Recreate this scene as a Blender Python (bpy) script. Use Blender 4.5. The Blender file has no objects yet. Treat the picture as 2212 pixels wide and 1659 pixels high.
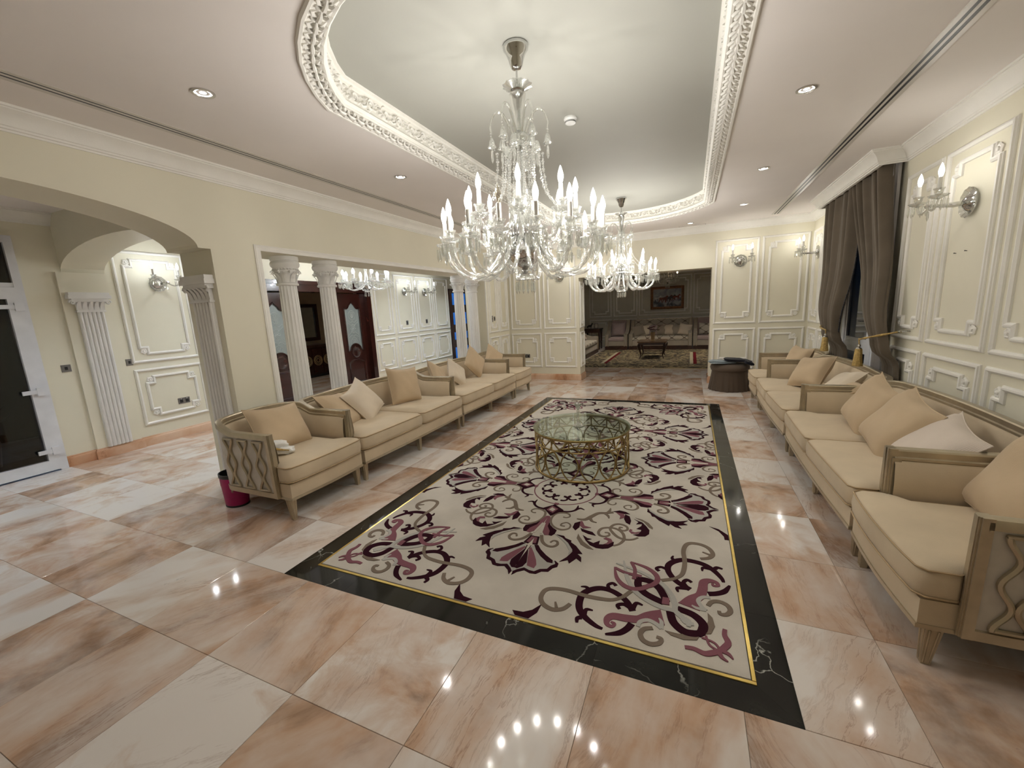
import bpy, bmesh, math, random
from math import sin, cos, pi, radians, sqrt, atan2
from mathutils import Vector, Matrix, Euler

# ------------------------------------------------------------------ camera, world, exposure
SC = bpy.context.scene
COL = SC.collection
RND = random.Random(7)
cam = bpy.data.cameras.new('camera')
cam.sensor_fit = 'HORIZONTAL'; cam.sensor_width = 36.0
cam.lens = 884.8 / 2212 * 36.0
cam.clip_start = 0.02; cam.clip_end = 100
camo = bpy.data.objects.new('camera', cam); COL.objects.link(camo)
_yw, _pt, _rl = radians(-23.772), radians(10.271), radians(2.905)
_f = Vector((sin(_yw) * cos(_pt), cos(_yw) * cos(_pt), -sin(_pt)))
_r = Vector((cos(_yw), -sin(_yw), 0)); _d = _f.cross(_r)
_r2 = cos(_rl) * _r + sin(_rl) * _d; _d2 = -sin(_rl) * _r + cos(_rl) * _d
_m = Matrix((_r2, -_d2, -_f)).transposed().to_4x4(); _m.translation = (0, 0, 1.6)
camo.matrix_world = _m
SC.camera = camo
w = bpy.data.worlds.new('dusk'); SC.world = w; w.use_nodes = True
w.node_tree.nodes['Background'].inputs[0].default_value = (0.03, 0.19, 0.50, 1)
w.node_tree.nodes['Background'].inputs[1].default_value = 0.8
vs = SC.view_settings
vs.view_transform = 'Standard'; vs.look = 'None'; vs.gamma = 1.0; vs.exposure = 0.33
vs.use_curve_mapping = False
cy = SC.cycles
cy.max_bounces = 5; cy.diffuse_bounces = 4; cy.glossy_bounces = 3; cy.use_light_tree = False; cy.transmission_bounces = 2; cy.transparent_max_bounces = 10
cy.caustics_reflective = False; cy.caustics_refractive = False
BULB_W = 2.3         # each candle bulb of the chandeliers and sconces, watts of light
SPOT_W = 11.0         # recessed ceiling spots

# ------------------------------------------------------------------ node materials
def newmat(name):
    m = bpy.data.materials.new(name); m.use_nodes = True
    nt = m.node_tree
    return m, nt, nt.nodes['Principled BSDF']
def nd(nt, typ, props=None, **ins):
    n = nt.nodes.new(typ)
    for k, v in (props or {}).items(): setattr(n, k, v)
    for k, v in ins.items():
        s = n.inputs[int(k[1:])] if k[0] == 'i' and k[1:].isdigit() else n.inputs[k.replace('_', ' ')]
        if hasattr(v, 'is_linked') or isinstance(v, bpy.types.NodeSocket): nt.links.new(v, s)
        else: s.default_value = v
    return n
def c4(c): return (c[0], c[1], c[2], 1.0)
def ramp(nt, fac, stops, interp='LINEAR'):
    n = nt.nodes.new('ShaderNodeValToRGB'); e = n.color_ramp.elements; n.color_ramp.interpolation = interp
    while len(e) < len(stops): e.new(0.5)
    for i, (p, c) in enumerate(stops): e[i].position = p; e[i].color = c4(c)
    nt.links.new(fac, n.inputs[0]); return n
def mix(nt, fac, a, b, blend='MIX'):
    n = nt.nodes.new('ShaderNodeMix'); n.data_type = 'RGBA'; n.blend_type = blend
    for s, v in ((n.inputs[0], fac), (n.inputs[6], a), (n.inputs[7], b)):
        if isinstance(v, bpy.types.NodeSocket): nt.links.new(v, s)
        else: s.default_value = v if not isinstance(v, tuple) or len(v) == 4 else c4(v)
    return n.outputs[2]
def coords(nt, kind='Object'):
    return nt.nodes.new('ShaderNodeTexCoord').outputs[kind]
def mat(name, col, rough=0.5, metal=0.0, var=0.06, scale=6.0, bump=0.0, bscale=60.0, spec=0.5, coat=0.0, sheen=0.0):
    m, nt, b = newmat(name)
    co = coords(nt)
    n = nd(nt, 'ShaderNodeTexNoise', Vector=co, Scale=scale, Detail=4.0)
    lo = tuple(max(0, x * (1 - var)) for x in col); hi = tuple(min(1, x * (1 + var)) for x in col)
    r = ramp(nt, n.outputs[0], [(0.3, lo), (0.7, hi)])
    nt.links.new(r.outputs[0], b.inputs['Base Color'])
    b.inputs['Roughness'].default_value = rough; b.inputs['Metallic'].default_value = metal
    b.inputs['Specular IOR Level'].default_value = spec
    b.inputs['Coat Weight'].default_value = coat
    b.inputs['Sheen Weight'].default_value = sheen
    if bump:
        bn = nd(nt, 'ShaderNodeTexNoise', Vector=co, Scale=bscale, Detail=3.0)
        bp = nd(nt, 'ShaderNodeBump', Strength=bump, Distance=0.01, Height=bn.outputs[0])
        nt.links.new(bp.outputs[0], b.inputs['Normal'])
    return m
def weave(name, col, rough=0.85, freq=420.0, var=0.08, strength=0.25, stripe=None, sheen=0.15):
    m, nt, b = newmat(name)
    co = coords(nt)
    n = nd(nt, 'ShaderNodeTexNoise', Vector=co, Scale=3.5, Detail=5.0)
    lo = tuple(x * (1 - var) for x in col); hi = tuple(min(1, x * (1 + var)) for x in col)
    c = ramp(nt, n.outputs[0], [(0.3, lo), (0.7, hi)]).outputs[0]
    if stripe:
        wv = nd(nt, 'ShaderNodeTexWave', Vector=co, Scale=stripe[0], Distortion=0.0)
        c = mix(nt, ramp(nt, wv.outputs[1], [(0.55, (0, 0, 0)), (0.7, (1, 1, 1))]).outputs[0], c, stripe[1])
    nt.links.new(c, b.inputs['Base Color'])
    b.inputs['Roughness'].default_value = rough; b.inputs['Sheen Weight'].default_value = sheen
    b.inputs['Specular IOR Level'].default_value = 0.2 if sheen else 0.05
    v = nd(nt, 'ShaderNodeTexVoronoi', Vector=co, Scale=freq)
    bp = nd(nt, 'ShaderNodeBump', Strength=strength, Distance=0.002, Height=v.outputs[0])
    nt.links.new(bp.outputs[0], b.inputs['Normal'])
    return m
def marble(name, dark=False, tone=None):
    """per-object marble: every slab takes its own piece of the stone"""
    m, nt, b = newmat(name)
    oi = nt.nodes.new('ShaderNodeObjectInfo'); co = coords(nt)
    r1 = nd(nt, 'ShaderNodeMath', {'operation': 'MULTIPLY'}, i0=oi.outputs['Random'], i1=97.0)
    r2 = nd(nt, 'ShaderNodeMath', {'operation': 'MULTIPLY'}, i0=oi.outputs['Random'], i1=571.0)
    off = nd(nt, 'ShaderNodeCombineXYZ', X=r1.outputs[0], Y=r2.outputs[0], Z=r1.outputs[0])
    if dark:
        p = nd(nt, 'ShaderNodeVectorMath', {'operation': 'ADD'}, i0=co, i1=off.outputs[0]).outputs[0]
        d = nd(nt, 'ShaderNodeTexNoise', Vector=p, Scale=7.0, Detail=5.0)
        base = ramp(nt, d.outputs[0], [(0.3, (0.006, 0.006, 0.0055)), (0.75, (0.018, 0.019, 0.016))]).outputs[0]
        dd = nd(nt, 'ShaderNodeTexNoise', Vector=p, Scale=9.0, Detail=4.0)
        q = nd(nt, 'ShaderNodeVectorMath', {'operation': 'MULTIPLY_ADD'}, i0=dd.outputs[1], i1=(0.16, 0.16, 0.16), i2=p).outputs[0]
        v = nd(nt, 'ShaderNodeTexVoronoi', {'feature': 'DISTANCE_TO_EDGE'}, Vector=q, Scale=3.3)
        ln = ramp(nt, v.outputs[0], [(0.0, (1, 1, 1)), (0.014, (0, 0, 0))]).outputs[0]
        msk = nd(nt, 'ShaderNodeTexNoise', Vector=p, Scale=3.1, Detail=2.0)
        mk = ramp(nt, msk.outputs[0], [(0.5, (0, 0, 0)), (0.68, (1, 1, 1))]).outputs[0]
        f = nd(nt, 'ShaderNodeMath', {'operation': 'MULTIPLY'}, i0=ln, i1=mk).outputs[0]
        col = mix(nt, f, base, (0.42, 0.42, 0.38))
    else:
        # streak direction differs from slab to slab
        rt = nd(nt, 'ShaderNodeMapRange', i0=oi.outputs['Random'], i1=0.0, i2=1.0, i3=-0.35, i4=0.75)
        vr = nd(nt, 'ShaderNodeVectorRotate', {'rotation_type': 'Z_AXIS'}, Vector=co, Angle=rt.outputs[0])
        p0 = nd(nt, 'ShaderNodeVectorMath', {'operation': 'ADD'}, i0=vr.outputs[0], i1=off.outputs[0]).outputs[0]
        wob = nd(nt, 'ShaderNodeTexNoise', Vector=p0, Scale=2.2, Detail=3.0)
        p1 = nd(nt, 'ShaderNodeVectorMath', {'operation': 'MULTIPLY_ADD'}, i0=wob.outputs[1], i1=(0.16, 0.16, 0.16), i2=p0).outputs[0]
        st = nd(nt, 'ShaderNodeVectorMath', {'operation': 'MULTIPLY'}, i0=p1, i1=(2.6, 0.75, 1.0)).outputs[0]
        n1 = nd(nt, 'ShaderNodeTexNoise', Vector=st, Scale=1.25, Detail=5.0, Roughness=0.56)
        st2 = nd(nt, 'ShaderNodeVectorMath', {'operation': 'MULTIPLY'}, i0=p1, i1=(8.0, 0.9, 1.0)).outputs[0]
        n2 = nd(nt, 'ShaderNodeTexNoise', Vector=st2, Scale=1.6, Detail=7.0, Roughness=0.7)
        n3 = nd(nt, 'ShaderNodeTexNoise', Vector=p0, Scale=2.3, Detail=5.0, Roughness=0.6)
        sh = nd(nt, 'ShaderNodeMapRange', i0=nd(nt, 'ShaderNodeMath', {'operation': 'FRACT'}, i0=r2.outputs[0]).outputs[0], i1=0.0, i2=1.0, i3=-0.15, i4=0.13)
        n4 = nd(nt, 'ShaderNodeTexNoise', Vector=p1, Scale=3.4, Detail=7.0, Roughness=0.6, Distortion=0.6)
        kind = nd(nt, 'ShaderNodeMath', {'operation': 'FRACT'}, i0=r1.outputs[0]).outputs[0]
        kf = ramp(nt, kind, [(0.45, (0.1, 0.1, 0.1)), (0.6, (0.9, 0.9, 0.9))]).outputs[0]
        mf = nt.nodes.new('ShaderNodeMix'); mf.data_type = 'FLOAT'
        nt.links.new(kf, mf.inputs[0]); nt.links.new(n1.outputs[0], mf.inputs[2]); nt.links.new(n4.outputs[0], mf.inputs[3])
        f1 = nd(nt, 'ShaderNodeMath', {'operation': 'ADD'}, i0=mf.outputs[0], i1=sh.outputs[0]).outputs[0]
        base = ramp(nt, f1, [(0.38, (0.75, 0.695, 0.645)), (0.48, (0.64, 0.51, 0.415)), (0.58, (0.55, 0.365, 0.25)), (0.72, (0.30, 0.185, 0.12))]).outputs[0]
        wht = ramp(nt, n3.outputs[0], [(0.42, (0, 0, 0)), (0.64, (1, 1, 1))]).outputs[0]
        col = mix(nt, nd(nt, 'ShaderNodeMath', {'operation': 'MULTIPLY'}, i0=wht, i1=0.55).outputs[0], base, (0.74, 0.69, 0.64))
        vein = ramp(nt, n2.outputs[0], [(0.478, (0, 0, 0)), (0.5, (1, 1, 1)), (0.522, (0, 0, 0))]).outputs[0]
        vm = ramp(nt, n1.outputs[0], [(0.47, (0, 0, 0)), (0.62, (1, 1, 1))]).outputs[0]
        vf = nd(nt, 'ShaderNodeMath', {'operation': 'MULTIPLY'}, i0=vein, i1=vm).outputs[0]
        vf = nd(nt, 'ShaderNodeMath', {'operation': 'MULTIPLY'}, i0=vf, i1=0.5).outputs[0]
        col = mix(nt, vf, col, (0.24, 0.12, 0.07))
        g = nd(nt, 'ShaderNodeTexNoise', Vector=p1, Scale=4.0, Detail=8.0, Roughness=0.75)
        gm = ramp(nt, g.outputs[0], [(0.66, (0, 0, 0)), (0.74, (1, 1, 1))]).outputs[0]
        col = mix(nt, nd(nt, 'ShaderNodeMath', {'operation': 'MULTIPLY'}, i0=gm, i1=0.7).outputs[0], col, (0.17, 0.155, 0.145))
        if tone: col = mix(nt, 1.0, col, tone, 'MULTIPLY')
    nt.links.new(col, b.inputs['Base Color'])
    b.inputs['Roughness'].default_value = 0.07 if dark else 0.075
    b.inputs['Specular IOR Level'].default_value = 0.38
    return m
def crystal(name, tint=(0.97, 0.98, 0.96), body=0.30, rough=0.04):
    m = bpy.data.materials.new(name); m.use_nodes = True; nt = m.node_tree
    nt.nodes.clear()
    out = nt.nodes.new('ShaderNodeOutputMaterial')
    tr = nd(nt, 'ShaderNodeBsdfTransparent', Color=c4(tint))
    gl = nd(nt, 'ShaderNodeBsdfGlossy', Color=(0.96, 0.96, 0.94, 1), Roughness=rough)
    df = nd(nt, 'ShaderNodeBsdfTranslucent', Color=(0.95, 0.95, 0.93, 1))
    dd = nd(nt, 'ShaderNodeBsdfDiffuse', Color=(0.6, 0.6, 0.6, 1))
    dm = nd(nt, 'ShaderNodeMixShader', Fac=0.5, i1=df.outputs[0], i2=dd.outputs[0])
    gm = nd(nt, 'ShaderNodeMixShader', Fac=0.78, i1=dm.outputs[0], i2=gl.outputs[0])
    lw = nd(nt, 'ShaderNodeLayerWeight', Blend=0.35)
    mr = nd(nt, 'ShaderNodeMapRange', i0=lw.outputs[1], i1=0.0, i2=1.0, i3=body * 0.55, i4=min(1.0, body * 2.6))
    mx = nd(nt, 'ShaderNodeMixShader', Fac=mr.outputs[0], i1=tr.outputs[0], i2=gm.outputs[0])
    nt.links.new(mx.outputs[0], out.inputs[0])
    return m
def emit(name, col, strength):
    m = bpy.data.materials.new(name); m.use_nodes = True; nt = m.node_tree; nt.nodes.clear()
    out = nt.nodes.new('ShaderNodeOutputMaterial')
    e = nd(nt, 'ShaderNodeEmission', Color=c4(col), Strength=strength)
    nt.links.new(e.outputs[0], out.inputs[0]); return m
def bulb_glass(name, col, strength):
    """clear bulb glass with its glowing filament; the lamp inside does the lighting"""
    m = emit(name, col, strength); nt = m.node_tree
    em = [n for n in nt.nodes if n.type == 'EMISSION'][0]; out = [n for n in nt.nodes if n.type == 'OUTPUT_MATERIAL'][0]
    tr_ = nd(nt, 'ShaderNodeBsdfTransparent'); ad = nd(nt, 'ShaderNodeAddShader', i0=em.outputs[0], i1=tr_.outputs[0])
    nt.links.new(ad.outputs[0], out.inputs[0]); m.cycles.emission_sampling = 'NONE'; return m
def pane(name, tint, gloss=0.12, rough=0.02):
    m = bpy.data.materials.new(name); m.use_nodes = True; nt = m.node_tree; nt.nodes.clear()
    out = nt.nodes.new('ShaderNodeOutputMaterial')
    tr = nd(nt, 'ShaderNodeBsdfTransparent', Color=c4(tint))
    gl = nd(nt, 'ShaderNodeBsdfGlossy', Color=(0.9, 0.92, 0.92, 1), Roughness=rough)
    lw = nd(nt, 'ShaderNodeLayerWeight', Blend=0.5)
    pw5 = nd(nt, 'ShaderNodeMath', {'operation': 'POWER'}, i0=lw.outputs[1], i1=4.0)
    mr = nd(nt, 'ShaderNodeMapRange', i0=pw5.outputs[0], i1=0.0, i2=1.0, i3=gloss * 0.2, i4=0.8)
    mx = nd(nt, 'ShaderNodeMixShader', Fac=mr.outputs[0], i1=tr.outputs[0], i2=gl.outputs[0])
    nt.links.new(mx.outputs[0], out.inputs[0]); return m

MT = {}
MT['wall'] = mat('wall_paint', (0.78, 0.74, 0.595), 0.6, var=0.03, scale=1.5, bump=0.03, bscale=150)
MT['panelfield'] = MT['wall']
MT['ceil'] = mat('ceiling_paint', (0.83, 0.78, 0.745), 0.75, var=0.03, scale=1.2)
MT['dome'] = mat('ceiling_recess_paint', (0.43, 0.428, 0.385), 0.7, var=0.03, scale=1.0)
MT['trim'] = mat('plaster_white', (0.86, 0.84, 0.78), 0.5, var=0.03, bump=0.06, bscale=90)
MT['orn'] = mat('carved_plaster', (0.84, 0.82, 0.77), 0.5, var=0.05, bump=0.15, bscale=120)
MT['capital'] = mat('painted_plaster', (0.80, 0.785, 0.75), 0.5, var=0.04, bump=0.08, bscale=80)
MT['marble'] = marble('floor_marble')
MT['skirt'] = marble('skirting_marble', tone=(0.95, 0.74, 0.58))
MT['black'] = marble('black_marble', dark=True)
MT['grout'] = mat('grout', (0.30, 0.25, 0.20), 0.9)
MT['brass'] = mat('brass', (0.70, 0.52, 0.16), 0.22, 1.0, var=0.12, scale=14)
MT['tan'] = weave('seat_fabric', (0.63, 0.515, 0.36))
MT['tan2'] = weave('cushion_tan', (0.55, 0.42, 0.275), freq=300)
MT['cream'] = weave('cushion_cream', (0.69, 0.59, 0.46), freq=200, strength=0.5)
MT['stripe'] = weave('cushion_ribbed', (0.70, 0.61, 0.52), freq=200, strength=0.4, stripe=(60.0, (0.58, 0.49, 0.41)))
MT['pipe'] = weave('piping_fabric', (0.46, 0.33, 0.19))
MT['frame'] = mat('champagne_gilt_wood', (0.50, 0.43, 0.31), 0.28, 0.68, var=0.10, scale=14, bump=0.04, bscale=60)
MT['frame_panel'] = mat('grey_painted_wood', (0.58, 0.54, 0.48), 0.5, 0.05, var=0.08, scale=12)
MT['gilt'] = mat('aged_gilt', (0.42, 0.33, 0.17), 0.34, 0.55, var=0.25, scale=30)
MT['rug'] = weave('rug_pile', (0.55, 0.505, 0.44), rough=0.95, freq=380, var=0.10, strength=0.5, sheen=0.0)
MT['plum'] = weave('rug_plum', (0.030, 0.007, 0.013), rough=0.95, freq=380, strength=0.5, sheen=0.0)
MT['mauve'] = weave('rug_mauve', (0.215, 0.088, 0.108), rough=0.95, freq=380, strength=0.5, sheen=0.0)
MT['taupe'] = weave('rug_taupe', (0.20, 0.155, 0.12), rough=0.95, freq=380, strength=0.5, sheen=0.0)
MT['grey'] = weave('rug_grey', (0.42, 0.40, 0.365), rough=0.95, freq=380, strength=0.5, sheen=0.0)
MT['table'] = mat('antique_gold_iron', (0.33, 0.225, 0.09), 0.30, 0.85, var=0.3, scale=30, bump=0.1, bscale=50)
MT['tglass'] = pane('table_glass', (0.80, 0.88, 0.83), 0.35)
MT['crystal'] = crystal('crystal', body=0.48)
MT['crystal2'] = crystal('frosted_crystal', body=0.62, rough=0.10)
MT['bead'] = crystal('cut_bead', body=0.75, rough=0.06)
MT['chrome'] = mat('chrome', (0.62, 0.62, 0.61), 0.07, 1.0, var=0.02)
MT['sleeve'] = mat('candle_sleeve', (0.86, 0.85, 0.80), 0.45)
MT['bulb'] = bulb_glass('bulb_lit', (1.0, 0.95, 0.86), 4.5)
MT['bulb_cool'] = bulb_glass('bulb_lit_cool', (0.90, 0.95, 1.0), 4.5)
MT['bulb_dim'] = bulb_glass('bulb_lit_dim', (1.0, 0.72, 0.35), 5.0)
MT['bulb_off'] = pane('bulb_clear_unlit', (0.85, 0.82, 0.75), 0.6)
MT['curtain'] = weave('curtain_taupe', (0.135, 0.108, 0.078), rough=0.7, freq=260, var=0.12)
MT['sheer'] = mat('sheer_cloth', (0.38, 0.36, 0.35), 0.9)
MT['gold_cord'] = mat('gold_cord', (0.48, 0.33, 0.11), 0.5, 0.3, var=0.3, scale=60, bump=0.5, bscale=140)
MT['upvc'] = mat('white_upvc', (0.74, 0.75, 0.78), 0.3)
MT['dkglass'] = pane('night_glass', (0.20, 0.13, 0.12), 0.2)
MT['doorglass'] = pane('entrance_glass', (0.55, 0.50, 0.46), 0.2)
MT['wood'] = mat('dark_mahogany', (0.035, 0.0095, 0.0065), 0.22, var=0.35, scale=9, coat=0.3)
MT['wood2'] = mat('dark_walnut', (0.045, 0.02, 0.012), 0.3, var=0.35, scale=9)
MT['frost'] = mat('frosted_glass', (0.28, 0.32, 0.31), 0.35, var=0.05)
MT['etch'] = mat('etched_line', (0.50, 0.54, 0.52), 0.5)
MT['magenta'] = mat('magenta_leather', (0.34, 0.002, 0.095), 0.5, var=0.1, scale=20, bump=0.1, bscale=200)
MT['dark'] = mat('dark_plastic', (0.012, 0.012, 0.013), 0.4)
MT['plate'] = mat('satin_steel_plate', (0.20, 0.19, 0.18), 0.35, 0.6)
MT['ottoman'] = weave('ottoman_cloth', (0.085, 0.060, 0.042), rough=0.75, freq=260)
MT['ottoman_top'] = weave('ottoman_top_cloth', (0.115, 0.085, 0.063), rough=0.75, freq=260)
MT['bluegrey'] = weave('grey_blue_cloth', (0.28, 0.33, 0.36), freq=300)
MT['blackcloth'] = weave('black_cloth', (0.010, 0.011, 0.018), freq=300)
MT['plastic'] = mat('white_wrapping', (0.80, 0.79, 0.75), 0.3, var=0.05, scale=30, bump=0.25, bscale=40)
MT['white'] = mat('white_plastic', (0.80, 0.80, 0.78), 0.4)
MT['spot'] = emit('spot_lens', (1.0, 0.97, 0.92), 12.0)
MT['slotpaint'] = mat('painted_metal', (0.62, 0.58, 0.52), 0.35)
MT['alu'] = mat('brushed_aluminium', (0.62, 0.60, 0.57), 0.22, 0.8)

# ------------------------------------------------------------------ geometry helpers
class G:
    """collects vertices and faces for ONE mesh"""
    def __init__(s): s.v = []; s.f = []; s.m = []
    def add(s, vs, fs, mi=0):
        o = len(s.v); s.v.extend([tuple(v) for v in vs])
        for f in fs: s.f.append(tuple(i + o for i in f)); s.m.append(mi)
        return s
    def box(s, x0, x1, y0, y1, z0, z1, mi=0):
        return s.add([(x0,y0,z0),(x1,y0,z0),(x1,y1,z0),(x0,y1,z0),(x0,y0,z1),(x1,y0,z1),(x1,y1,z1),(x0,y1,z1)],
                     [(3,2,1,0),(4,5,6,7),(0,1,5,4),(1,2,6,5),(2,3,7,6),(3,0,4,7)], mi)
    def frustum(s, c, a0, b0, a1, b1, z0, z1, mi=0, c1=None):
        x, y = c; X, Y = c1 or c
        return s.add([(x-a0,y-b0,z0),(x+a0,y-b0,z0),(x+a0,y+b0,z0),(x-a0,y+b0,z0),(X-a1,Y-b1,z1),(X+a1,Y-b1,z1),(X+a1,Y+b1,z1),(X-a1,Y+b1,z1)],
                     [(3,2,1,0),(4,5,6,7),(0,1,5,4),(1,2,6,5),(2,3,7,6),(3,0,4,7)], mi)
    def lathe(s, prof, n=16, c=(0, 0, 0), mi=0, lobe=0, lobes=0, cap=True, twist=0.0):
        vs = []; fs = []
        for k, (r, z) in enumerate(prof):
            for i in range(n):
                a = 2 * pi * i / n + twist * k
                rr = r * (1 + lobe * cos(lobes * a)) if lobes else r
                vs.append((c[0] + rr * cos(a), c[1] + rr * sin(a), c[2] + z))
        for k in range(len(prof) - 1):
            for i in range(n):
                j = (i + 1) % n
                fs.append((k*n+i, k*n+j, (k+1)*n+j, (k+1)*n+i))
        if cap:
            if prof[0][0] > 1e-5: fs.append(tuple(reversed(range(n))))
            if prof[-1][0] > 1e-5: fs.append(tuple(range((len(prof)-1)*n, len(prof)*n)))
        return s.add(vs, fs, mi)
    def tube(s, pts, rad, n=8, closed=False, mi=0, lobe=0, lobes=0, twist=0.0, flat=1.0, up=None):
        pts = [Vector(p) for p in pts]; N = len(pts)
        if not hasattr(rad, '__len__'): rad = [rad] * N
        ref = Vector(up) if up else None
        vs = []; fs = []; prev = None
        for k in range(N):
            a = pts[(k-1) % N] if (closed or k > 0) else pts[k]
            b = pts[(k+1) % N] if (closed or k < N-1) else pts[k]
            t = (b - a)
            t = t.normalized() if t.length > 1e-9 else Vector((0, 0, 1))
            if ref is not None: u = ref - t * ref.dot(t)
            elif prev is None:
                h = Vector((0, 0, 1)) if abs(t.z) < 0.9 else Vector((1, 0, 0)); u = h - t * h.dot(t)
            else: u = prev - t * prev.dot(t)
            if u.length < 1e-6: u = t.orthogonal()
            u.normalize(); prev = u; w_ = t.cross(u)
            for i in range(n):
                an = 2 * pi * i / n; an2 = an + twist * k
                r = rad[k] * (1 + lobe * cos(lobes * (an + twist * k))) if lobes else rad[k]
                vs.append(pts[k] + u * (r * cos(an) * flat) + w_ * (r * sin(an)))
        segs = N if closed else N - 1
        for k in range(segs):
            k2 = (k + 1) % N
            for i in range(n):
                j = (i + 1) % n
                fs.append((k*n+i, k*n+j, k2*n+j, k2*n+i))
        if not closed: fs.append(tuple(reversed(range(n)))); fs.append(tuple(range((N-1)*n, N*n)))
        return s.add(vs, fs, mi)
    def sweep(s, path, prof, fn, closed=False, mi=0, caps=True):
        """mitred sweep: path in 2-D, prof = [(offset to the left of the path, height)], fn maps (a,b,h) to xyz"""
        N = len(path); M = len(prof); vs = []; fs = []
        P = [Vector((p[0], p[1])) for p in path]
        for k in range(N):
            if closed or 0 < k < N-1:
                d0 = (P[k] - P[k-1]).normalized(); d1 = (P[(k+1) % N] - P[k]).normalized()
                n0 = Vector((-d0.y, d0.x)); n1 = Vector((-d1.y, d1.x)); q = n0 + n1
                q = q / max(0.15, q.dot(n0)) if q.length > 1e-6 else n0
            else:
                d = (P[k+1] - P[k]).normalized() if k == 0 else (P[k] - P[k-1]).normalized(); q = Vector((-d.y, d.x))
            for (u, h) in prof:
                r = P[k] + q * u; vs.append(fn(r.x, r.y, h))
        for k in range(N if closed else N - 1):
            k2 = (k + 1) % N
            for i in range(M - 1): fs.append((k*M+i, k*M+i+1, k2*M+i+1, k2*M+i))
        if not closed and caps: fs.append(tuple(range(M))); fs.append(tuple(reversed(range((N-1)*M, N*M))))
        return s.add(vs, fs, mi)
    def prism(s, pts, fn, h0, h1, mi=0):
        n = len(pts)
        vs = [fn(p[0], p[1], h0) for p in pts] + [fn(p[0], p[1], h1) for p in pts]
        fs = [tuple(range(n, 2*n)), tuple(reversed(range(n)))] + [(i, (i+1) % n, n+(i+1) % n, n+i) for i in range(n)]
        return s.add(vs, fs, mi)
    def grid(s, f, nu, nv, mi=0, wrapu=False):
        vs = [f(i / nu, j / nv) for j in range(nv + 1) for i in range(nu + (0 if wrapu else 1))]
        W = nu if wrapu else nu + 1
        fs = [(j*W+i, j*W+(i+1) % W, (j+1)*W+(i+1) % W, (j+1)*W+i) for j in range(nv) for i in range(nu)]
        return s.add(vs, fs, mi)
    def xf(s, M, start=0):
        for i in range(start, len(s.v)): s.v[i] = tuple(M @ Vector(s.v[i]))
        return s
    def mesh(s, name, mats, smooth=35):
        me = bpy.data.meshes.new(name)
        me.from_pydata(s.v, [], s.f); me.update()
        for m in (mats if isinstance(mats, (list, tuple)) else [mats]): me.materials.append(MT[m] if isinstance(m, str) else m)
        if any(s.m): me.polygons.foreach_set('material_index', s.m)
        if smooth:
            me.polygons.foreach_set('use_smooth', [True] * len(me.polygons))
            me.set_sharp_from_angle(angle=radians(smooth))
        return me

def obj(name, me, parent=None, loc=(0, 0, 0), rot=(0, 0, 0), scale=(1, 1, 1)):
    o = bpy.data.objects.new(name, me); COL.objects.link(o)
    o.location = loc; o.rotation_euler = rot; o.scale = scale
    if parent: o.parent = parent
    return o
def build(name, g, mats, parent=None, smooth=35, **k): return obj(name, g.mesh(name, mats, smooth), parent, **k)
def tag(o, label, cat, group=None):
    o['label'] = label; o['category'] = cat
    if group: o['group'] = group
    elif 'group' in o: del o['group']
    return o
def thing(name, label, cat, loc=(0, 0, 0), rotz=0.0, group=None):
    o = bpy.data.objects.new(name, None); COL.objects.link(o); o.empty_display_size = 0.1
    o.location = loc; o.rotation_euler = (0, 0, rotz)
    return tag(o, label, cat, group)
def struct_empty(name, label, loc=(0, 0, 0)):
    o = bpy.data.objects.new(name, None); COL.objects.link(o); o.location = loc; o['kind'] = 'structure'; o['label'] = label
    return o
def struct(name, g, mats, smooth=35, label=None):
    o = build(name, g, mats, None, smooth); o['kind'] = 'structure'
    if label: o['label'] = label
    return o
def dup(root, label=None, loc=None, rotz=None, group=None, parent=None):
    c = root.copy(); COL.objects.link(c); c.parent = parent
    if loc is not None: c.location = loc
    if rotz is not None: c.rotation_euler = (0, 0, rotz)
    if label: c['label'] = label
    if group: c['group'] = group
    for ch in root.children: dup(ch, parent=c)
    return c
def smooth_path(P, per=6, closed=False):
    """Catmull-Rom through 2-D or 3-D points"""
    out = []; n = len(P); P = [Vector(p) for p in P]
    for i in range(n if closed else n - 1):
        p0 = P[i-1] if (closed or i > 0) else P[i]; p1 = P[i]; p2 = P[(i+1) % n]
        p3 = P[(i+2) % n] if (closed or i + 2 < n) else p2
        for k in range(per):
            t = k / per
            out.append(0.5 * ((2*p1) + (p2-p0)*t + (2*p0-5*p1+4*p2-p3)*t*t + (3*p1-p0-3*p2+p3)*t**3))
    if not closed: out.append(P[-1])
    return out
XYZ = lambda a, b, h: (a, b, h)
# ------------------------------------------------------------------ room shell
XL, XLI, XR, XO = -3.85, -4.30, 1.89, -6.85
YF, YF2, YB, ZC, ZD = 8.75, 9.20, -2.2, 2.95, 3.12
RX0, RX1, RY0, RY1 = -2.367, 0.433, 1.577, 6.934        # black border, outer edge
PITCH = 0.594
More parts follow.
